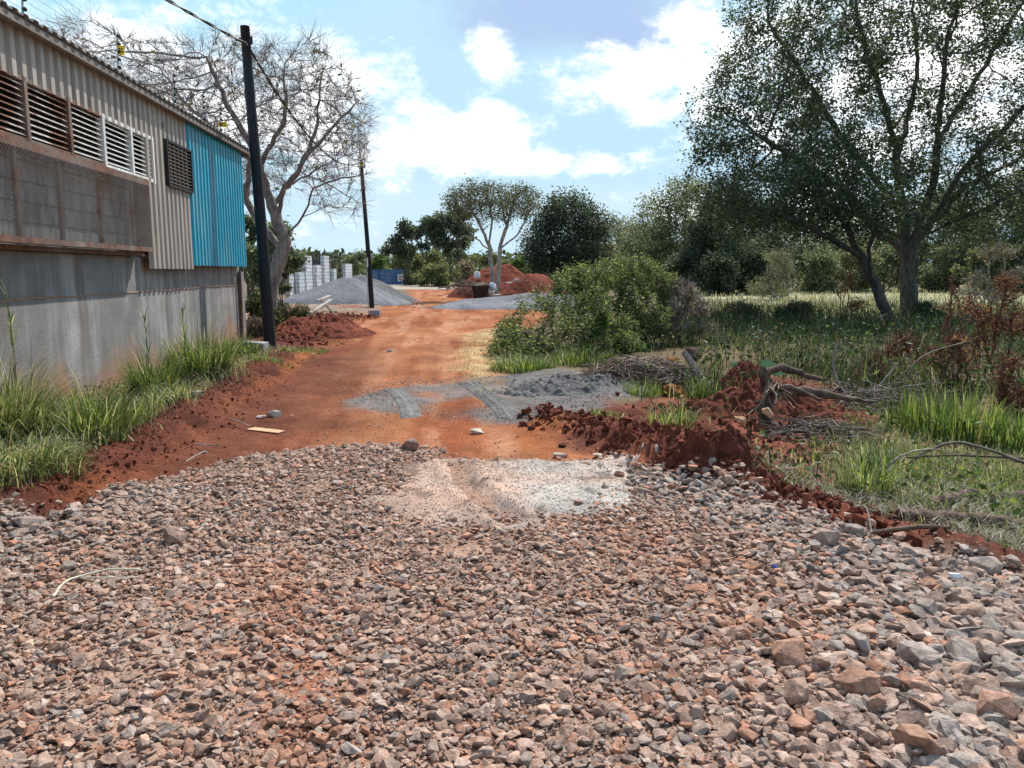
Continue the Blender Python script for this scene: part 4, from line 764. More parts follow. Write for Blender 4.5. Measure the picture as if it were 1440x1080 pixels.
def corr(s0, s1, z0, z1, d, pitch=.19, dep=.045, slope=0.0, th=.004):
    k0 = math.floor(s0/pitch)-1; pr = []
    for k in range(k0, int(s1/pitch)+2):
        for f, h in ((0, 0), (.34, 0), (.46, 1), (.88, 1)): pr.append((k*pitch+f*pitch, h*dep))
    pr = np.array(pr); s = np.concatenate([[s0], pr[(pr[:, 0] > s0) & (pr[:, 0] < s1), 0], [s1]]); h = np.interp(s, pr[:, 0], pr[:, 1]); n = len(s); V = []
    zt = np.linspace(z0, z1, 7)
    for side in (0, -th):
        for z in zt: V.append(np.stack([s, d+h+side+0*s, np.full(n, z)+0*s], -1))
    V = np.concatenate(V); F_ = []; m = len(zt)
    i = np.arange(n-1)
    for r in range(m-1): F_.append(np.stack([r*n+i, (r+1)*n+i, (r+1)*n+i+1, r*n+i+1], -1)); q = m*n; F_.append(np.stack([q+r*n+i, q+r*n+i+1, q+(r+1)*n+i+1, q+(r+1)*n+i], -1))
    q = m*n; F_.append(np.stack([i, i+1, q+i+1, q+i], -1)); F_.append(np.stack([(m-1)*n+i, q+(m-1)*n+i, q+(m-1)*n+i+1, (m-1)*n+i+1], -1))
    return V, np.concatenate(F_)
def cladding(name, m, s0, s1, z0, z1, d, **k):
    V, Fq = corr(s0, s1, z0, z1, d, **k); V[:, 2] -= np.where(V[:, 2] > 4.0, .013*V[:, 0], 0); return mesh(name, V, [Fq], m, shed)
cladding('blue_cladding', M['blue'], .12, 3.68, 1.70, 4.10, .13); cladding('beige_cladding', M['beige'], 3.64, 5.56, 1.64, 4.09, .115); cladding('upper_cladding', M['beige'], 5.50, L1, 3.46, 4.09, .118)
mb = MB(); mb.box((.15, -.04, 1.78), (5.5, .11, 1.84)); mb.box((.15, -.04, 3.78), (L1, .11, 3.83)); mb.box((.13, -.04, 1.78), (.18, .11, 3.78)); mb.build('wall_frame', M['rust'], shed)
# louvre panels
mul = [W(215, 225, .15)[0], W(185, 210, .15)[0], W(146, 198, .15)[0], W(98, 176, .15)[0], W(37, 158, .15)[0]]; stp = .92
while mul[-1] < L1-1: mul.append(mul[-1]+stp)
for k, (a, b) in enumerate(zip(mul[:-1], mul[1:])):
    mt = M['white_louvre'] if k < 2 else (M['half_louvre'] if k == 2 else M['rust_louvre']); mb = MB()
    for j in range(9):
        z = 2.93+j*.0605; V = np.array([(a+.02, .085, z+.035), (b-.02, .085, z+.035), (b-.02, .145, z-.005), (a+.02, .145, z-.005)]); V2 = V+np.array((0, .004, .006))
        mb.add(np.vstack([V, V2]), [(0, 1, 2, 3), (4, 7, 6, 5), (0, 4, 5, 1), (2, 6, 7, 3), (0, 3, 7, 4), (1, 5, 6, 2)])
    p = mb.build('louvre_panel', mt, shed)
    MB().box((a+.01, -.045, 2.88), (b-.01, -.02, 3.47)).build('shade_sheet', M['slat_shade'], p)  # near-black sheet standing in for the shade behind the slats
    fm = MB(); fm.box((b-.03, .08, 2.84), (b+.03, .165, 3.50)); fm.box((a+.03, .08, 3.452), (b-.03, .158, 3.50)); fm.box((a+.03, .08, 2.86), (b-.03, .16, 2.905))
    if k == 0: fm.box((a-.03, .08, 2.84), (a+.02, .165, 3.50))
    fm.build('frame', M['white_louvre'] if k < 2 else M['rust'], p)
    if k < 2: p['label'] = 'white painted louvre panel'
# dark louvred window in the beige sheeting
s0, s1 = W(262, 214, .13)[0]-.02, W(229, 200, .13)[0]; mb = MB()
for j in range(11):
    z = 2.93+j*.054; V = np.array([(s0+.02, .155, z+.03), (s1-.02, .155, z+.03), (s1-.02, .19, z), (s0+.02, .19, z)]); mb.add(np.vstack([V, V+np.array((0, .004, .005))]), [(0, 1, 2, 3), (4, 7, 6, 5), (0, 4, 5, 1), (2, 6, 7, 3), (0, 3, 7, 4), (1, 5, 6, 2)])
w = mb.build('window', M['dark_louvre'], shed); w['label'] = 'dark louvred window'; mb = MB()
mb.box((s0-.02, .14, 2.88), (s1+.02, .152, 3.56)); mb.box((s0-.03, .152, 2.88), (s0+.01, .2, 3.56)); mb.box((s1-.01, .152, 2.88), (s1+.03, .2, 3.56)); mb.box((s0+.01, .152, 2.87), (s1-.01, .198, 2.91)); mb.box((s0+.01, .152, 3.53), (s1-.01, .198, 3.565)); mb.build('frame', M['dark_louvre'], w)
# mesh cage below the louvres
ca, cz0, cz1, cd = 5.74, 1.93, 2.80, .24; cg = MB()
cg.box((ca, .0, cz1-.03), (L1, cd, cz1+.05)); cg.box((ca, .12, cz0-.06), (L1, cd+.01, cz0)); cg.box((ca, -.04, cz0-.12), (L1, .12, cz0-.07)); cg.box((ca, .0, cz0-.06), (ca+.04, cd, cz1-.03))
s = ca
for s in [ca+.02]+[W(u, 300, .2)[0] for u in (186, 141, 86, 25)]+[10.2, 11.2, 12.2, 13.2]: cg.box((s-.025, cd-.06, cz0), (s+.025, cd-.02, cz1-.03))
cage = cg.build('cage', M['rust'], shed); mm = MB(); sp = .045; hh = cz1-cz0-.03; P0 = []; P1 = []
for k in range(int((L1-ca+hh)/sp)):
    for sg in (0, 1):
        a = ca+k*sp; b = a-hh
        za, zb_ = cz0, cz1-.03
        aa, bb = (a, b)
        if bb < ca: zb_ = cz0+(a-ca); bb = ca
        if aa > L1: za = cz0+(a-L1); aa = L1
        if zb_ > za+.01: P0.append((aa, cd, za) if sg == 0 else (ca+L1-aa, cd+.003, za)); P1.append((bb, cd, zb_) if sg == 0 else (ca+L1-bb, cd+.003, zb_))
sticks(mm, np.array(P0), np.array(P1), np.full(len(P0), .0029), np.full(len(P0), .0029), None); mm.build('wire_mesh', M['mesh'], cage)
# roof
V, Fq = corr(-.15, L1, 0, 1, 0, dep=.03); Vr = V.copy(); yy = .31-V[:, 2]*5.2; Vr[:, 1] = yy; Vr[:, 2] = 4.115+V[:, 1]+(.31-yy)*.07; Vr[:, 2] -= .013*V[:, 0]; roof = mesh('roof', Vr, [Fq[:, ::-1]], M['roof'], shed)
V2 = Vr.copy(); V2[:, 1] = -4.93-(.27-Vr[:, 1]); V2[:, 2] = Vr[:, 2]*1.0; V2[:, 2] = 4.115+V[:, 1]+.07*5.2*(1-V[:, 2])-.013*V[:, 0]; mesh('roof', V2, [Fq[:, ::-1]], M['roof'], shed)
mb = MB(); mb.box((-.10, .215, 4.03), (L1, .285, 4.10)); mb.box((-.14, -9.2, 3.98), (-.105, .285, 4.10)); fa = mb.build('fascia', M['fascia'], shed)
for v_ in fa.data.vertices: v_.co.z -= .013*v_.co.x
# gable infill under the roof
mb = MB(); mb.add([(.13, -8.8, 4.0), (.13, .05, 4.0), (.13, -4.9, 4.44), (.10, -8.8, 4.0), (.10, .05, 4.0), (.10, -4.9, 4.44)], [(0, 1, 2), (3, 5, 4)]); mb.build('gable', M['beige'], shed)
# electric fence on the roof edge
def world(s, d, z): return np.array((CX+T_[0]*s+N_[0]*d, CY+T_[1]*s+N_[1]*d, z))
tops = []
for (u, v), sgn, lb in (((40, 40), 0, 'electric fence rod at the left top of the shed roof'), ((172, 112), 1, 'electric fence rod carrying the small yellow plate in mid roof'), ((249, 152), 0, 'electric fence rod in front of the bare twigs without a plate'), ((290, 180), 0, 'short electric fence rod near the blue panel'), ((314, 196), 1, 'last electric fence rod by the roof corner')):
    sp_, zz = W(u, v, .1); b = world(sp_, .05, 4.13-.013*sp_); H = .62; root = empty('fence_rod', b, lb, 'fence rod', 'electric fence rods on the roof'); d = np.array((T_[0]*-.10, T_[1]*-.10, 1.0)); d = d/np.linalg.norm(d)
    MB().tube([(0, 0, -.03), d*H], .011, 6).build('rod', M['rod'], root, smooth=True)
    for k in range(6):
        q = d*(.1+k*.1)+np.array((N_[0]*.02, N_[1]*.02, 0))
        if k == 0: first = MB().tube([-d*.02, -d*.008, d*.008, d*.02], [.012, .024, .024, .012], 8).build('insulator', M['insul'], root, tuple(q), True)
        else: cp = first.copy(); COL.objects.link(cp); cp.parent = root; cp.location = q
    tops.append((b, d))
    if sgn:
        c = b+d*(.42 if u < 200 else .30)+np.array((N_[0], N_[1], 0))*.04; w_, h_ = (.09, .12) if u < 200 else (.17, .10)
        sg = empty('warning_sign', c, 'small yellow warning plate with black marks on the mid roof rod' if u < 200 else 'wider yellow warning plate near the roof corner', 'sign', 'yellow plates on the electric fence', rz=0.12)
        MB().box((-w_/2, -.004, -h_/2), (w_/2, .004, h_/2)).build('plate', M['yellow'], sg); mb = MB()
        for j in range(2):
            for i in range(4 if w_ > .1 else 2):
                x0 = -w_/2+.02+i*.034; mb.box((x0, -.0065, -.028+j*.036), (x0+.022*(.6+.4*((i+j) % 2)), -.0045, -.008+j*.036))
        mb.build('print', M['ink'], sg)
mb = MB(); b0, d0 = tops[0]; ex = world(L1, .05, 4.13-.013*L1); seq = [(ex, d0)]+tops
for k in range(6): mb.tube([b+d*(.1+k*.1) for b, d in seq], .0025, 3)
tag(mb.build('fence_wire', M['rod'], None), 'thin electric wires strung along the shed roof edge', 'wire')

# ------------------------------------------------------------------ poles and cable
def pole(u0, v0, u1, v1, r0, r1, label):
    b = P(u0, v0, .05); tp = A(u1, v1, b[1]); root = empty('utility_pole', b, label, 'pole', 'black utility poles'); ln = tp-b; mb = MB()
    pts = [np.array((0, 0, -.3))]+[ln*f+np.array((math.sin(f*5)*.012, 0, 0)) for f in np.linspace(0, 1, 9)]; mb.tube(pts, np.linspace(r0, r1, len(pts)), 14); mb.build('shaft', M['tar'], root, smooth=True)
    mb = MB(); q = ln*.955; mb.tube([q+np.array((-.17, -.12, .0)), q+np.array((.15, -.12, -.05))], .014, 6); mb.tube([q+np.array((.13, -.13, .05)), q+np.array((.13, -.13, -.08))], [.03, .03], 8); mb.build('bracket', M['insul'], root)
    return tp, root
t1, r1_ = pole(380, 493, 345, 37, .125, .085, 'nearer black pole standing beside the shed corner'); t2, r2_ = pole(523, 432, 508, 225, .115, .075, 'farther black pole standing by the grey stone pile')
mb = MB(); mb.box((-.14, -.13, 1.75), (-.10, -.09, 2.15)); mb.build('marker', M['white'], r2_); mb = MB(); mb.tube([(-.14, -.1, -.05), (-.15, -.1, 2.0)], .02, 6); mb.build('conduit', M['rod'], r2_)
a0 = np.array((-6.9, -3.0, 6.6)); a1 = t1+np.array((0.05, -.1, -.35)); a2 = t2+np.array((0, -.06, -.08)); pts = []
for p, q, sag in ((a0, a1, .45), (a1, a2, .85)):
    for f in np.linspace(0, 1, 70): e = p+(q-p)*f; e = e-np.array((0, 0, 4*sag*f*(1-f))); pts.append(e)
pts = np.array([p for i, p in enumerate(pts) if i != 70]); mb = MB(); k = np.arange(len(pts))*1.3
for ph in (0, math.pi): mb.tube(pts+.016*np.stack([np.cos(k+ph), 0*k, np.sin(k+ph)], -1), .014, 5)
tag(mb.build('power_cable', M['cable']), 'twisted black overhead cable sagging between the two poles', 'cable')

# ------------------------------------------------------------------ building site in the distance
GB = 'white block pillars behind the stone piles'
def blockpillar(u0, u1, vt, D, label, label_rz=math.radians(84)):
    k = D/1080; c = A((u0+u1)/2, 400, D); z0 = hz(c[0], D); zt = A(u0, vt, D)[2]; w = (u1-u0)*k/.60; root = empty('block_pillar', (c[0], D, z0), label, 'pillar', GB, rz=label_rz)
    n = max(1, round(w/1.1)); mb = MB()
    for i in range(n): mb.box((-w/2+i*w/n+.012, -.12, -.1), (-w/2+(i+1)*w/n-.012, .12, zt-z0))
    mb.build('blocks', M['whiteblock'], root); mb = MB(); mb.box((-w/2+.04, -.06, zt-z0), (w/2-.04, .06, zt-z0+.03)); mb.build('mortar_bed', M['grey_plaster'], root)
for u0, u1, vt, D, lb in ((402, 413, 385, 42, 'leftmost low white block pillar above the hedge plant'), (416, 428, 383, 43, 'low white pillar with a dark gap on its left'), (425.5, 440, 360, 45.5, 'tall white block pillar left of the front stone cone'), (441, 452, 373, 47, 'middle height white pillar between the two tall ones'), (452, 464, 360, 49, 'slim tall white pillar above the front stone cone'), (466, 473, 378, 52, 'short narrow white pillar stub'), (480, 498, 371, 57, 'wide white block panel of three columns')): blockpillar(u0, u1, vt, D, lb)
D = 56; k = D/1080; c0 = A(375, 400, D); c1 = A(466, 400, D); z0 = hz(c0[0], D)
bw = empty('boundary_wall', (c0[0], D, z0), 'dark grey boundary wall behind the white pillars', 'wall'); MB().box((0, -.1, -.1), (c1[0]-c0[0], .1, 2.3)).build('wall', M['grey_plaster'], bw); MB().box((-.05, -.15, 2.3), (c1[0]-c0[0]+.05, .15, 2.4)).build('coping', M['cement'], bw)
D = 50; c0 = A(388, 400, D); c1 = A(480, 400, D+8); fe = empty('palisade_fence', (c0[0], D, hz(c0[0], D)), 'dark steel palisade fence between the white pillars', 'fence'); mb = MB(); Ln = np.array((c1[0]-c0[0], 8.0)); n = 46
for i in range(n): x, y = Ln*i/(n-1); mb.box((x-.02, y-.015, 0), (x+.02, y+.015, 2.75+.1*(i % 2)))
mb.build('pales', M['dark_steel'], fe); mb = MB()
for z in (.5, 2.3): mb.tube([(0, .05, z), (Ln[0], Ln[1]+.05, z)], .03, 5)
mb.build('rail', M['dark_steel'], fe)
D = 44; c = A(447, 400, D-4); sc = empty('scaffold_prop', (c[0], D-4, 0), 'grey steel prop leaning in front of the white pillars', 'prop'); mb = MB(); mb.tube([(-.1, 0, -.05), (-.15, 0, 1.7)], .018, 6); mb.tube([(.9, .1, .6), (-.14, 0, 1.5)], .015, 6); mb.build('tubes', M['rod'], sc)
# shipping containers
def container(org, rz, label, sign):
    root = empty('container', (org[0], org[1], -.63), label, 'container', 'blue shipping containers', rz=rz); Lc, Wc, Hc = 6.06, 2.44, 2.59
    x, z = [], []; mb = MB(); n = 24                                    # ribbed long sides run along local y
    for sx in (0, Wc):
        px = []
        for i in range(n):
            y0 = Lc*i/n
            for f, h in ((0, 0), (.35, 0), (.5, 1), (.85, 1)): px.append((y0+f*Lc/n, h*.05))
        px.append((Lc, 0)); px = np.array(px); m = len(px); sg = -1 if sx else 1
        V = np.concatenate([np.stack([sx+sg*px[:, 1], px[:, 0], np.full(m, zz)], -1) for zz in (.1, Hc-.06)]); i = np.arange(m-1); Fq = np.stack([i, i+1, i+m+1, i+m], -1); mb.add(V, Fq if sx else Fq[:, ::-1])
    mb.box((.05, Lc-.02, .05), (Wc-.05, Lc, Hc-.05)); mb.build('side_wall', M['container'], root); MB().box((.0, .0, Hc-.05), (Wc, Lc, Hc)).build('roof', M['container'], root)
    mb = MB(); mb.box((.02, .02, 0), (Wc-.02, Lc-.02, .1))
    for a in (0, Wc-.1):
        for b in (-.012, Lc-.1): mb.box((a-.01 if a == 0 else a, b, -.02), (a+.1 if a == 0 else a+.11, b+.11, Hc+.01))
    mb.build('frame', M['container'], root)
    for i in range(2):
        d = MB().box((.12+i*1.1, .02, .12), (1.21+i*1.1, .06, Hc-.1)).build('door', M['container'], root); mb = MB()
        for q in (.3, .8): mb.tube([(.12+i*1.1+q, -.015, .1), (.12+i*1.1+q, -.015, Hc-.12)], .03, 6)
        for q in (.55, 1.2, 1.9): mb.box((.3+i*1.1, -.02, q), (1.05+i*1.1, .015, q+.06))
        mb.build('lock_rods', M['rod'], d)
    if sign:
        p = MB().box((Wc+.01, 1.9, .5), (Wc+.03, 4.4, 1.75)).build('sign_panel', M['white'], root); mb = MB()
        for a, b, c, d in ((2.15, 2.35, .7, 1.5), (2.15, 2.95, 1.38, 1.52), (2.5, 2.7, .7, 1.4), (2.8, 2.98, .9, 1.5)): mb.box((Wc+.031, a, c), (Wc+.036, b, d))
        mb.build('red_lettering', M['red'], p); mb = MB()
        for a, b, c, d in ((3.3, 4.15, 1.36, 1.52), (3.85, 4.1, .7, 1.36), (3.4, 3.6, .65, 1.05), (3.6, 3.85, .65, .8)): mb.box((Wc+.031, a, c), (Wc+.036, b, d))
        mb.build('black_lettering', M['ink'], p)
    return root
e = A(550, 400, 133.0); rz = -math.radians(28); ax = np.array((math.cos(rz), math.sin(rz)))
container(np.array((e[0], 133.0))-ax*2.44, rz, 'blue shipping container with a white lettered panel on its sunny side', True); container(np.array((e[0], 133.0))-ax*5.05, rz, 'blue shipping container standing on the left of its twin', False)
# rusty cart with rubbish and the white sack
D = 41.5; c = A(677, 400, D); ct = empty('rubbish_cart', (c[0], D, hz(c[0], D)), 'rusty brown wheeled cart full of rubbish at the foot of the pale tree', 'cart'); mb = MB()
B_ = np.array([(-.36, -.3, .16), (.3, -.3, .16), (.3, .3, .16), (-.36, .3, .16)]); T2_ = np.array([(-.52, -.42, .86), (.42, -.42, .86), (.42, .42, .86), (-.52, .42, .86)]); Bi = B_*np.array((.92, .9, 1))+np.array((0, 0, .04)); Ti = T2_*np.array((.93, .92, 1))
mb.add(np.vstack([B_, T2_, Bi, Ti]), [(0, 3, 2, 1), (0, 1, 5, 4), (1, 2, 6, 5), (2, 3, 7, 6), (3, 0, 4, 7), (8, 9, 10, 11), (8, 12, 13, 9), (9, 13, 14, 10), (10, 14, 15, 11), (11, 15, 12, 8), (4, 5, 13, 12), (5, 6, 14, 13), (6, 7, 15, 14), (7, 4, 12, 15)]); mb.build('tub', M['cart'], ct)
for x, y in ((-.2, -.34), (.25, -.34)):
    wl = MB(); wl.tube([(x, y-.05, .13), (x, y+.05, .13)], .14, 14); wo = wl.build('wheel', M['rubber'], ct); MB().tube([(x, y-.058, .13), (x, y+.03, .13)], .065, 10).build('hub', M['rod'], wo)
V, Fc = hull(18, (.44, .36, .16), rng); mesh('rubbish', V+np.array((-.05, 0, .88)), [Fc], M['rawwood'], ct)
mb = MB(); mb.tube([(-.7, -.1, .9), (.05, -.2, 1.0)], .025, 6); mb.tube([(-.5, .1, .95), (.2, .15, 1.05)], .03, 6); mb.build('sticks', M['wood'], ct)
V, Fc = hull(26, (.22, .2, .3), rng, .06); sk = mesh('white_sack', V@np.array([[.8, 0, .45], [0, 1, 0], [-.45, 0, .8]]), [Fc], M['sack'], loc=(c[0]+.62, D-.1, hz(c[0], D)+.78), smooth=True); tag(sk, 'white plastic sack hanging over the right rim of the rusty cart', 'sack')
V, Fc = hull(20, (.22, .2, .26), rng); sk = mesh('white_bag', V, [Fc], M['sack'], loc=(A(671, 388, 47.3)[0], 47.3, 1.38)); tag(sk, 'small white bag on the slope of the red soil heap', 'bag')
for u, v, D, sx, lb in ((727, 394, 46, .28, 'flat pinkish stone lying high on the soil heap'), (716, 398, 46, .22, 'small white stone on the soil heap right of the tree'), (700, 416, 42.5, .3, 'pale rock at the foot of the umbrella tree'), (688, 411, 43, .35, 'brownish rock beside the tree foot and cart')):
    q = A(u, v, D); V, Fc = hull(16, (sx, sx*.8, sx*.4), rng); tag(mesh('stone', V, [Fc], M['palestone'], loc=tuple(q)), lb, 'stone')
mb = MB()
for i in range(26):
    q = A(U(632, 664), 412, 46.5); q[2] = U(.1, 1.0)*(1-abs(i-13)/26)+.1; a = U(0, 6.3); d = np.array((math.cos(a), math.sin(a)*.5, U(-.1, .35)))*U(.4, 1.0); mb.tube([q-d, q+d*.1+np.array((0, 0, .06)), q+d], U(.015, .05), 5, (.2, .15, .12))
tag(mb.build('branch_pile', M['bark']), 'heap of broken branches left of the red soil heap', 'branches')

def weeds(name, poly, n, hmax, ls, pal, wt, label, dens=None):
    x0, y0 = poly.min(0); x1, y1 = poly.max(0); x = U(x0, x1, n*6); y = np.maximum(y0, .5)*(y1/np.maximum(y0, .5))**U(0, 1, n*6); k = sdpoly(x, y, poly) > 0
    k &= U(0, 1, len(x)) < sstep(.42, .62, fbm(x, y, 1.1, 4, 131)+.06)*(1 if dens is None else dens(x, y)); x, y = x[k][:n], y[k][:n]; m = len(x)
    p = np.stack([x, y, height(x, y)+U(0, 1, m)**1.4*hmax*(.3+fbm(x, y, 1.3, 3, 77))], -1); V, Fq, c = leaf_quads(p, ls*(1+.03*y.mean()), .55, pick(m, pal, wt), -.1, .7); return tag(mesh(name, V, [Fq], M['grass'], col=c), label, 'weeds', kind='stuff')
weeds('weeds', RIGHT, 15000, .3, .045, [(.05, .085, .03), (.09, .13, .042), (.17, .20, .07), (.20, .13, .08)], (4, 4, 2, 1), 'low leafy weeds mixed into the grass on the right', dens=lambda x, y: dR(x, y)*sstep(14, 8, y))
weeds('weeds', RIGHT, 20000, .7, .058, [(.03, .055, .022), (.05, .08, .03), (.10, .12, .05), (.12, .085, .05)], (4, 4, 1, .6), 'knee high weeds darkened in colour for shade below the spreading tree', dens=lambda x, y: dR(x, y)*sstep(8, 11, y)*sstep(30, 20, y))  # leaf palette darkened to carry the shade under the crown
weeds('weeds', VERGEL, 5000, .22, .03, [(.06, .095, .03), (.11, .15, .045), (.22, .24, .1), (.3, .24, .13)], (3, 4, 2, 2), 'small leafy weeds at the foot of the concrete wall')

# ------------------------------------------------------------------ odds and ends along the road
def lying(name, pts, r, m, label, cat, n=8, group=None, part=None):
    pts = np.array(pts); b = pts[0].copy(); mb = MB(); k_ = len(pts)
    if k_ > 2:
        q = np.vstack([2*pts[0]-pts[1], pts, 2*pts[-1]-pts[-2]]); rr = np.broadcast_to(np.asarray(r, float), (k_,)); f = np.linspace(0, k_-1-1e-6, 6*k_); i = f.astype(int); t_ = (f-i)[:, None]
        pts = .5*(2*q[i+1]+(q[i+2]-q[i])*t_+(2*q[i]-5*q[i+1]+4*q[i+2]-q[i+3])*t_**2+(3*q[i+1]-q[i]-3*q[i+2]+q[i+3])*t_**3); r = np.interp(f, np.arange(k_), rr)*U(.85, 1.15, len(f)); pts = pts+rng.normal(0, r.mean()*.15, pts.shape)
    mb.tube(pts-b, r, n, (.16, .125, .10)); return tag(mb.build(name, m, None, tuple(b), True), label, cat, group)
def gp(u, v, dz=.0): q = P(u, v); q[2] = hz(q[0], q[1])+dz; return q
def board(name, a, b, w, th, m, label, cat='plank'):
    a, b = np.array(a), np.array(b); d = b-a; L = np.linalg.norm(d); d = d/L; s = np.cross(d, (0, 0, 1)); s /= np.linalg.norm(s); n = np.cross(s, d); mb = MB()
    mb.box((0, -w/2, -th/2), (L, w/2, th/2), None, (np.stack([d, s, n], 1), np.zeros(3))); return tag(mb.build(name, m, None, tuple(a)), label, cat)
board('plank', gp(236, 588, .09), gp(284, 580, .05), .09, .03, M['wood'], 'short weathered plank on the red bank below the grass')
board('concrete_slab', gp(346, 503, .12), gp(375, 503, .12), .3, .12, M['cement'], 'grey concrete slab half hidden in grass by the near pole', 'slab')
board('concrete_block', gp(519, 444, .1), gp(535, 444, .1), .22, .2, M['cement'], 'dark grey concrete block on the soil near the farther pole', 'block')
board('plank', gp(430, 464, .30), gp(466, 442, .42), .12, .04, M['wood'], 'grey board sloping up the dug soil heap on the left')
board('plank', gp(452, 444, .46), gp(478, 461, .16), .06, .04, M['darklog'], 'thin reddish pole lying across the grey board'); board('plank', gp(448, 440, .36), gp(464, 433, .42), .16, .03, M['wood'], 'flat grey board on top of the dug soil heap')
for i, (u, v, s, lb, k) in enumerate(((386, 586, .085, 'pale upright shard of stone on the left of the dirt road', 'palestone'), (367, 589, .06, 'flat pale chip left of the upright shard', 'palestone'), (672, 606, .085, 'flat tan stone on the red road beside the grey sand', 'palestone'), (788, 643, .07, 'white chip at the top edge of the pale gravel', 'palestone'), (840, 648, .055, 'pale round stone below the red ridge', 'palestone'), (735, 600, .055, 'pale stone at the lower corner of the sand heap', 'cement'), (760, 596, .05, 'grey stone beside the sand heap corner', 'cement'), (548, 494, .07, 'small dark stone in the middle of the dirt road', 'cement'))):
    q = gp(u, v, s*.3); V, Fc = hull(14, (s, s*.7, s*(.7 if i == 0 else .35)), rng); tag(mesh('stone', V, [Fc], M[k], loc=tuple(q)), lb, 'stone')
board('wood_chip', gp(352, 604, .01), gp(396, 607, .012), .12, .008, M['rawwood'], 'flat splintered piece of yellow wood on the road', 'wood')
for pl, r, lb in (([(75, 838), (92, 818), (120, 808), (160, 800), (205, 802)], .006, 'white peeled twig curving over the stones at the left'), ([(115, 812), (150, 812), (198, 812)], .004, 'straighter pale twig crossing the curved one')):
    lying('twig', [P(u, v, .13)+np.array((0, 0, .0)) for u, v in pl], r, m_simple('peeled_twig', (.62, .57, .45), .8), lb, 'twig', 5)
for pl, lb in (([(262, 655), (285, 645), (292, 640)], 'forked pale twig on the left soil'), ([(275, 632), (310, 634)], 'thin twig lying on the red soil'), ([(160, 625), (178, 640), (190, 652)], 'bent dry stem hanging over the red bank'), ([(325, 598), (352, 606)], 'pale splinter next to the yellow wood')): lying('twig', [gp(u, v, .03+.02*(i == 1)) for i, (u, v) in enumerate(pl)], .006, M['wood'], lb, 'twig', 5)
# leaning post, stump, brush
a = gp(1010, 548, -.1); b = A(962, 495, a[1]+.45); pt = empty('leaning_post', a, 'grey wooden post leaning out of the soil beside the stump', 'post'); MB().tube([(0, 0, 0), (b-a)*.5, b-a], [.05, .047, .044], 12, cap=True).build('shaft', M['wood'], pt, smooth=True)
q = gp(1090, 600, .3); st_ = empty('stump', q, 'uprooted tree stump with splayed pale roots on the soil heap', 'stump'); mb = MB()
def wob(pts, rr, n=14, j=.008):
    pts = np.array(pts); f = np.linspace(0, len(pts)-1, n); q = np.stack([np.interp(f, np.arange(len(pts)), pts[:, i]) for i in range(3)], 1)+rng.normal(0, j, (n, 3)); return q, np.interp(f, np.arange(len(rr)), rr)*U(.8, 1.25, n)
for pl, rr in (([(-.10, .0, -.3), (-.06, .05, .0), (-.13, .05, .15), (-.15, .03, .23)], [.06, .075, .05, .04]), ([(-.15, .03, .22), (.1, .15, .25), (.35, .25, .17), (.65, .3, .08)], [.045, .04, .03, .012]), ([(-.05, .05, .0), (.3, -.05, .02), (.6, -.1, -.02), (.95, -.1, -.08)], [.05, .055, .035, .012]), ([(-.1, 0, .05), (.1, -.15, .08), (.35, -.3, -.02)], [.04, .03, .01])): mb.tube(*wob(pl, rr), 8); mb.build('trunk', M['darklog'], st_, smooth=True); mb = MB()
for i in range(18): a_ = U(-1.0, .8); L = U(.15, .42); d = np.array((math.sin(a_), -.75, -U(.1, .9))); d /= np.linalg.norm(d); p0 = np.array((U(-.12, .05), .0, U(.0, .14))); mb.tube([p0, p0+d*L*.5+rng.normal(0, .02, 3), p0+d*L+np.array((0, 0, -.03))+rng.normal(0, .03, 3)], [.014, .009, .003], 5, (.24, .18, .14))
mb.build('roots', M['bark'], st_, smooth=True)
def chunk(u, v, sx, m, lb, cat='wood', name='wood_piece', tall=.6):
    q = gp(u, v, sx*.3); V, Fc = hull(18, (sx, sx*.7, sx*tall), rng, .05); return tag(mesh(name, V, [Fc], m, loc=tuple(q)), lb, cat)
chunk(946, 556, .15, M['rot'], 'bright orange rotten wood lump at the end of the brush pile', tall=.8)
for u, v, lb in ((1040, 620, 'tan split wood piece below the stump'), (1078, 612, 'second tan split piece standing on end by the roots')):
    o = chunk(u, v, .075, M['rawwood'], lb); o.location.z += .2; o.rotation_euler = (.3, .9 if u > 1050 else .4, .5)
chunk(975, 508, .17, M['darklog'], 'dark rounded stump behind the leaning post', 'stump', 'old_stump', .9).location.z += .08
chunk(945, 520, .12, M['rot'], 'reddish brown bark chunk on the brush pile').location.z += .12
M['deadstick'] = m_simple('bleached_stick', (.25, .21, .18), .9)
def brush(name, u, v, rx, ry, h, n, label, pal, rr=(.004, .010), L=(.25, .7)):
    c = gp(u, v); mb = MB(); mb.V = []; p = ellip(n, (0, 0, 0), (rx, ry, h)); p[:, 2] = np.abs(p[:, 2])+.02
    for q in p:
        a = U(0, 6.28); d = np.array((math.cos(a), math.sin(a), U(-.25, .45)))*U(*L)*.5; md = q+np.array((0, 0, U(-.03, .07))); r = U(*rr); mb.tube([q-d, md, q+d], [r, r*.9, r*.4], 4, np.array(pal[random.randrange(len(pal))])*U(.7, 1.2), cap=False)
    return tag(mb.build(name, M['bark'], None, tuple(c)), label, 'brush')
DRY = [(.30, .23, .19), (.22, .16, .13), (.38, .32, .26), (.15, .10, .08)]
brush('brush_pile', 900, 540, .85, .5, .36, 800, 'heap of dry grey brown brush and roots beside the grey sand', DRY)
brush('brush_pile', 1145, 612, .5, .4, .14, 170, 'tangle of dead twigs right of the stump', [(.2, .15, .12), (.12, .09, .07), (.36, .32, .27)], (.003, .009))
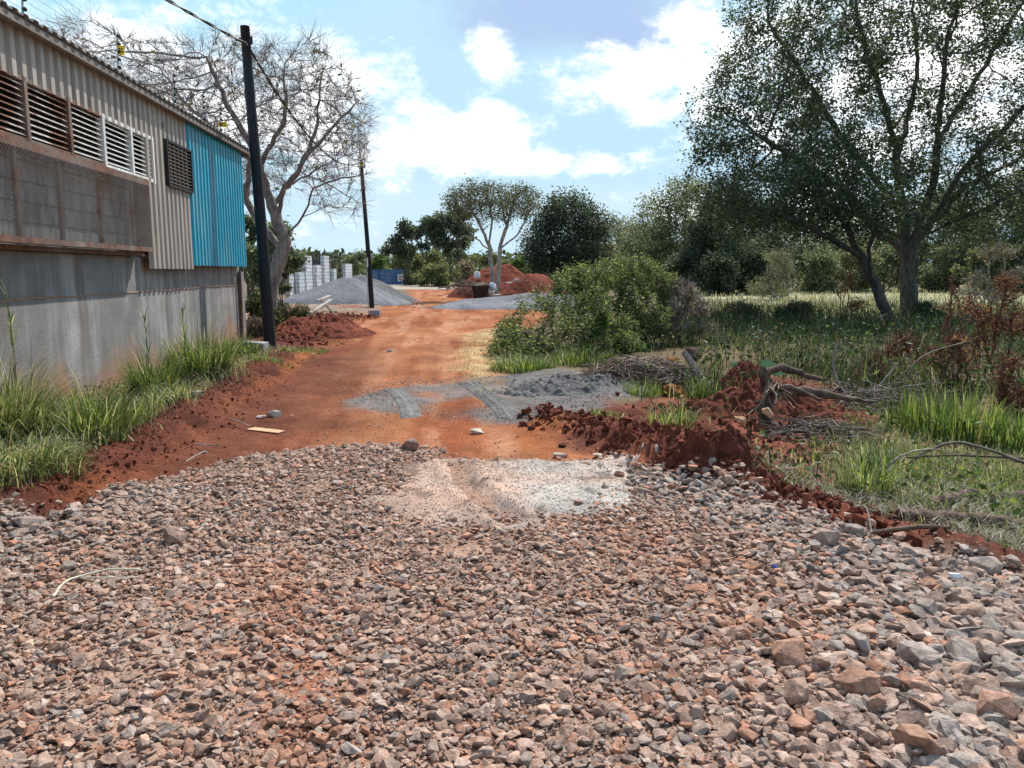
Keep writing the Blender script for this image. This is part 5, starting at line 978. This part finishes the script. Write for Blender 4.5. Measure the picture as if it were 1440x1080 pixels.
brush('brush_pile', 1240, 570, .8, .6, .2, 140, 'loose bleached sticks below the dead ferns', [(.28, .24, .2), (.2, .16, .13), (.14, .11, .09)], (.004, .012), (.4, 1.1))
for i, (pl, r, lb) in enumerate((([(1178, 480, 9.6), (1172, 515, 9.5), (1185, 550, 9.3), (1215, 590, 9)], .014, 'pale crooked bare stick standing behind the stump'), ([(1205, 590, 9), (1235, 545, 9.1), (1262, 512, 9.2)], .010, 'thin bare stick leaning right above the brush'), ([(1250, 545, 9.5), (1300, 500, 9.6), (1360, 480, 9.8)], .007, 'long thin twig rising through the ferns'))):
    lying('dead_stick', [A(*q) for q in pl], r, M['deadstick'], lb, 'stick', 6)
lying('branch', [A(1230, 712, 5.6), A(1240, 670, 5.7), A(1268, 641, 5.8), A(1310, 632, 6.0), A(1350, 640, 6.1)], [.014, .012, .010, .007, .004], m_simple('pale_branch', (.27, .22, .17), .9), 'pale bare branch arching out of the ground', 'branch', 7)
lying('branch', [A(1265, 660, 6.2), A(1300, 637, 6.2), A(1345, 622, 6.2), A(1400, 636, 6.0), A(1470, 662, 5.7)], [.008, .011, .013, .014, .016], m_simple('dark_branch', (.15, .125, .10), .9), 'dark arched branch bending down to the right edge', 'branch', 7)
lying('branch', [gp(1250, 660, .1), gp(1340, 655, .12), gp(1440, 655, .1)], [.006, .009, .012], M['darklog'], 'thin dark branch lying level under the arched one', 'branch', 6)
lying('log', [gp(1262, 735, .04), gp(1300, 740, .06), gp(1350, 741, .05), gp(1400, 744, .06), gp(1475, 748, .05)], [.035, .042, .05, .04, .045], M['darklog'], 'long muddy brown log lying along the stone bed', 'log', 9)
lying('log', [gp(1312, 714, .05), gp(1340, 710, .06), gp(1370, 702, .07)], [.03, .04, .035], M['darklog'], 'short muddy log behind the long one', 'log', 9)
lying('log', [gp(1395, 705, .04), gp(1440, 706, .06), gp(1490, 708, .04)], [.03, .035, .035], M['darklog'], 'reddish log end at the right edge', 'log', 9)
lying('branch', [gp(1140, 712, .03), gp(1210, 722, .05), gp(1262, 738, .03)], [.012, .015, .008], M['darklog'], 'dark root lying on the red soil left of the long log', 'branch', 6); lying('branch', [gp(1225, 768, .04), gp(1290, 772, .06), gp(1335, 780, .03)], [.012, .016, .008], M['darklog'], 'dark curved stick between the soil and the stones', 'branch', 6)
lying('twig', [gp(1200, 742, .06), gp(1215, 755, .07), gp(1224, 775, .06)], .005, M['deadstick'], 'dry stalk lying over the grey stones', 'twig', 5)
for u, v, h, lb in ((1130, 735, .16, 'red muddy peg standing in the soil beside the stones'),):
    q = gp(u, v, -.03); lying('peg', [q, q+np.array((.005, 0, h))], [.018, .02], m_simple('muddy_peg', (.22, .09, .055), .95), lb, 'peg', 7)
for u, v, lb in ((1052, 672, 'thin dead stem left of two on the green patch'), (1085, 690, 'thin leaning dead stem on the green patch'), (1148, 675, 'dark weed stalk standing by the wispy grass')):
    q = gp(u, v, -.02); lying('stem', [q, q+np.array((-.03 if u == 1085 else .01, 0, .2))], [.006, .004], M['darklog'], lb, 'stem', 5)
# broad green leaves on the small mound
q = gp(1060, 540, .28); lf = MB()
for x, y, z, a, L in ((-.16, -.1, .0, 2.7, .27), (.06, -.05, .02, .4, .24), (.14, .0, -.07, -.2, .32), (-.05, -.15, -.1, 3.3, .24)):
    d = np.array((math.cos(a), -.3, .05)); s = np.array((0, .2, .10)); b = np.array((x, y, z)); lf.add([b, b+d*L*.3+s*.6, b+d*L*.75+s*.5, b+d*L, b+d*L*.75-s*.5, b+d*L*.3-s*.6], [(0, 1, 4, 5), (1, 2, 3, 4)], (.012, .05, .022))
tag(lf.build('broad_leaves', m_simple('wilted_leaf', (.045, .085, .045), .95, spec=.02), None, tuple(q)), 'broad blue green leaves wilting on the small soil mound', 'leaves')
V, Fc = hull(14, (.036, .024, .02), rng, .05); tag(mesh('plastic_scrap', V, [Fc], M['sack'], loc=tuple(P(1345, 808, .14))), 'crumpled white plastic scrap among the grey stones at the right', 'litter')
V, Fc = hull(10, (.014, .011, .010), rng); tag(mesh('bottle_cap', V, [Fc], m_simple('blue_plastic', (.03, .1, .6), .4), loc=tuple(P(1090, 796, .13))), 'tiny blue plastic scrap among the stones', 'litter')
for u, v, h, lb in ((263, 487, 1.0, 'dark seeding grass stalk rising against the wall'), (30, 560, 1.2, 'tall stalk with a white blade at the left edge'), (212, 505, .9, 'single dark stalk above the dense clump')):
    p = P(u, v+60); b = np.array((p[0], p[1], hz(p[0], p[1]))); root = empty('weed_stalk', b, lb, 'plant'); MB().tube([(0, 0, -.02), (.01, 0, h*.6), (-.02, .02, h)], [.006, .005, .003], 5).build('stem', m_simple('green_stem', (.10, .12, .05), .8), root)
    n = 14; z = U(.35, 1, n)*h; Vb, fa, fb, fc, cb2 = blades(np.zeros(n), np.zeros(n), z, U(.15, .35, n), np.full(n, .014), U(.6, 1.6, n), pick(n, GREEN, (3, 3, 2, 2, .5))); mesh('blade', Vb, [fa, fb, fc], M['grass'], root, col=cb2)

# ------------------------------------------------------------------ sky, sun, view
SUN_EL, SUN_AZ = math.radians(52), math.radians(26)              # azimuth measured from +Y towards +X
w = bpy.data.worlds.new('World'); S.world = w; w.use_nodes = True; nt = w.node_tree; nt.nodes.clear(); nd = nt.nodes; lk = nt.links
def N(ty, **k):
    o = nd.new(ty)
    for a, b in k.items(): setattr(o, a, b)
    return o
def mth(op, a, b=None, c=None):
    o = N('ShaderNodeMath', operation=op)
    for i, v in enumerate((a, b, c)):
        if v is None: continue
        if isinstance(v, (int, float)): o.inputs[i].default_value = v
        else: lk.new(v, o.inputs[i])
    return o.outputs[0]
sky = N('ShaderNodeTexSky', sky_type='NISHITA'); sky.sun_disc = False; sky.sun_elevation = SUN_EL; sky.sun_rotation = SUN_AZ; sky.air_density = 1.0; sky.dust_density = .6; sky.ozone_density = 1.0
tc = N('ShaderNodeTexCoord'); sx = N('ShaderNodeSeparateXYZ'); lk.new(tc.outputs['Generated'], sx.inputs[0])
az = mth('ARCTAN2', sx.outputs[0], sx.outputs[1]); el = mth('ARCSINE', sx.outputs[2])
ns = N('ShaderNodeTexNoise'); ns.inputs['Scale'].default_value = 7.5; ns.inputs['Detail'].default_value = 9; ns.inputs['Roughness'].default_value = .7; mp = N('ShaderNodeMapping'); mp.inputs['Scale'].default_value = (1, 1, 1.7); lk.new(tc.outputs['Generated'], mp.inputs[0]); lk.new(mp.outputs[0], ns.inputs['Vector'])
def blobs(lst):
    acc = None
    for u, v, ru, rv in lst:
        d = ray(u, v); a0_ = math.atan2(d[0], d[1]); e0 = math.asin(d[2]/np.linalg.norm(d))
        p = mth('MULTIPLY', mth('SUBTRACT', az, a0_), F/ru); q_ = mth('MULTIPLY', mth('SUBTRACT', el, e0), F/rv)
        g_ = mth('SUBTRACT', 1.0, mth('SQRT', mth('ADD', mth('MULTIPLY', p, p), mth('MULTIPLY', q_, q_)))); acc = g_ if acc is None else mth('MAXIMUM', acc, g_)
    return mth('MAXIMUM', acc, -1.0)
def mask(b, k, lo, hi):
    o = N('ShaderNodeMapRange'); o.interpolation_type = 'SMOOTHSTEP'; lk.new(mth('ADD', b, mth('MULTIPLY', mth('SUBTRACT', ns.outputs['Fac'], .5), k)), o.inputs[0]); o.inputs[1].default_value = lo; o.inputs[2].default_value = hi; return o.outputs[0]
white = mask(blobs([(560, 185, 125, 58), (650, 200, 150, 50), (780, 226, 135, 24), (450, 190, 140, 110), (690, 80, 40, 40), (860, 86, 125, 28), (870, 118, 85, 52), (905, 158, 66, 26), (812, 124, 46, 32), (972, 28, 62, 34), (90, 45, 330, 95), (240, 110, 190, 90), (330, 150, 160, 90), (1120, 110, 170, 120), (1330, 150, 240, 160), (1200, 300, 300, 60), (1250, 20, 120, 50)]), 3.8, -.08, 1.0)
thin = mask(blobs([(560, 290, 600, 75), (700, 330, 900, 60), (480, 340, 500, 60), (900, 290, 500, 60)]), 1.6, -.1, 1.5)
grey = mask(blobs([(800, 15, 240, 75), (880, 45, 130, 40)]), 1.1, .0, .7)
n2 = N('ShaderNodeTexNoise'); n2.inputs['Scale'].default_value = 2.2; n2.inputs['Detail'].default_value = 8; lk.new(mp.outputs[0], n2.inputs['Vector']); gen = N('ShaderNodeMapRange'); gen.interpolation_type = 'SMOOTHSTEP'; lk.new(n2.outputs['Fac'], gen.inputs[0]); gen.inputs[1].default_value = .5; gen.inputs[2].default_value = .68
shd = N('ShaderNodeMapRange'); shd.interpolation_type = 'SMOOTHSTEP'; lk.new(ns.outputs['Fac'], shd.inputs[0]); shd.inputs[1].default_value = .38; shd.inputs[2].default_value = .56
hi = N('ShaderNodeMapRange'); lk.new(el, hi.inputs[0]); hi.inputs[1].default_value = .45; hi.inputs[2].default_value = .62; gen2 = mth('MULTIPLY', gen.outputs[0], hi.outputs[0])
def mixc(f, a, b):
    o = N('ShaderNodeMix', data_type='RGBA'); lk.new(f, o.inputs[0])
    for s_, v in ((o.inputs[6], a), (o.inputs[7], b)):
        if isinstance(v, tuple): s_.default_value = (*v, 1)
        else: lk.new(v, s_)
    return o.outputs[2]
SKYG = N('ShaderNodeMix', data_type='RGBA', blend_type='MULTIPLY'); SKYG.inputs[0].default_value = 1; lk.new(sky.outputs[0], SKYG.inputs[6]); SKYG.inputs[7].default_value = (1.0, 1.22, 1.12, 1)
lim = N('ShaderNodeMix', data_type='RGBA', blend_type='DARKEN'); lim.inputs[0].default_value = 1; lk.new(SKYG.outputs[2], lim.inputs[6]); lim.inputs[7].default_value = (3.2, 4.65, 5.6, 1)
c_ = mixc(mth('MULTIPLY', thin, .6), lim.outputs[2], (4.8, 5.4, 5.8)); c_ = mixc(mth('MULTIPLY', grey, .85), c_, (2.55, 3.3, 5.0)); c_ = mixc(mth('MULTIPLY', mth('MAXIMUM', white, gen2), .97), c_, mixc(shd.outputs[0], (6.3, 6.7, 7.3), (10.5, 10.5, 10.6)))
bg = N('ShaderNodeBackground'); lk.new(c_, bg.inputs[0]); bg.inputs[1].default_value = .14; wo_ = N('ShaderNodeOutputWorld'); lk.new(bg.outputs[0], wo_.inputs[0])
sd = bpy.data.lights.new('sun', 'SUN'); sd.energy = 4.8; sd.angle = math.radians(.53); sd.color = (1, .955, .88); so = bpy.data.objects.new('sun', sd); COL.objects.link(so)
from mathutils import Vector
dv = Vector((math.sin(SUN_AZ)*math.cos(SUN_EL), math.cos(SUN_AZ)*math.cos(SUN_EL), math.sin(SUN_EL))); so.rotation_euler = dv.to_track_quat('Z', 'Y').to_euler(); so.location = dv*60
S.view_settings.view_transform = 'Standard'; S.view_settings.look = 'None'; S.view_settings.gamma = 1; S.view_settings.exposure = .36; S.view_settings.use_curve_mapping = False
S.render.engine = 'CYCLES'; S.cycles.use_denoising = True; S.cycles.max_bounces = 6; S.cycles.transparent_max_bounces = 4; S.cycles.diffuse_bounces = 3
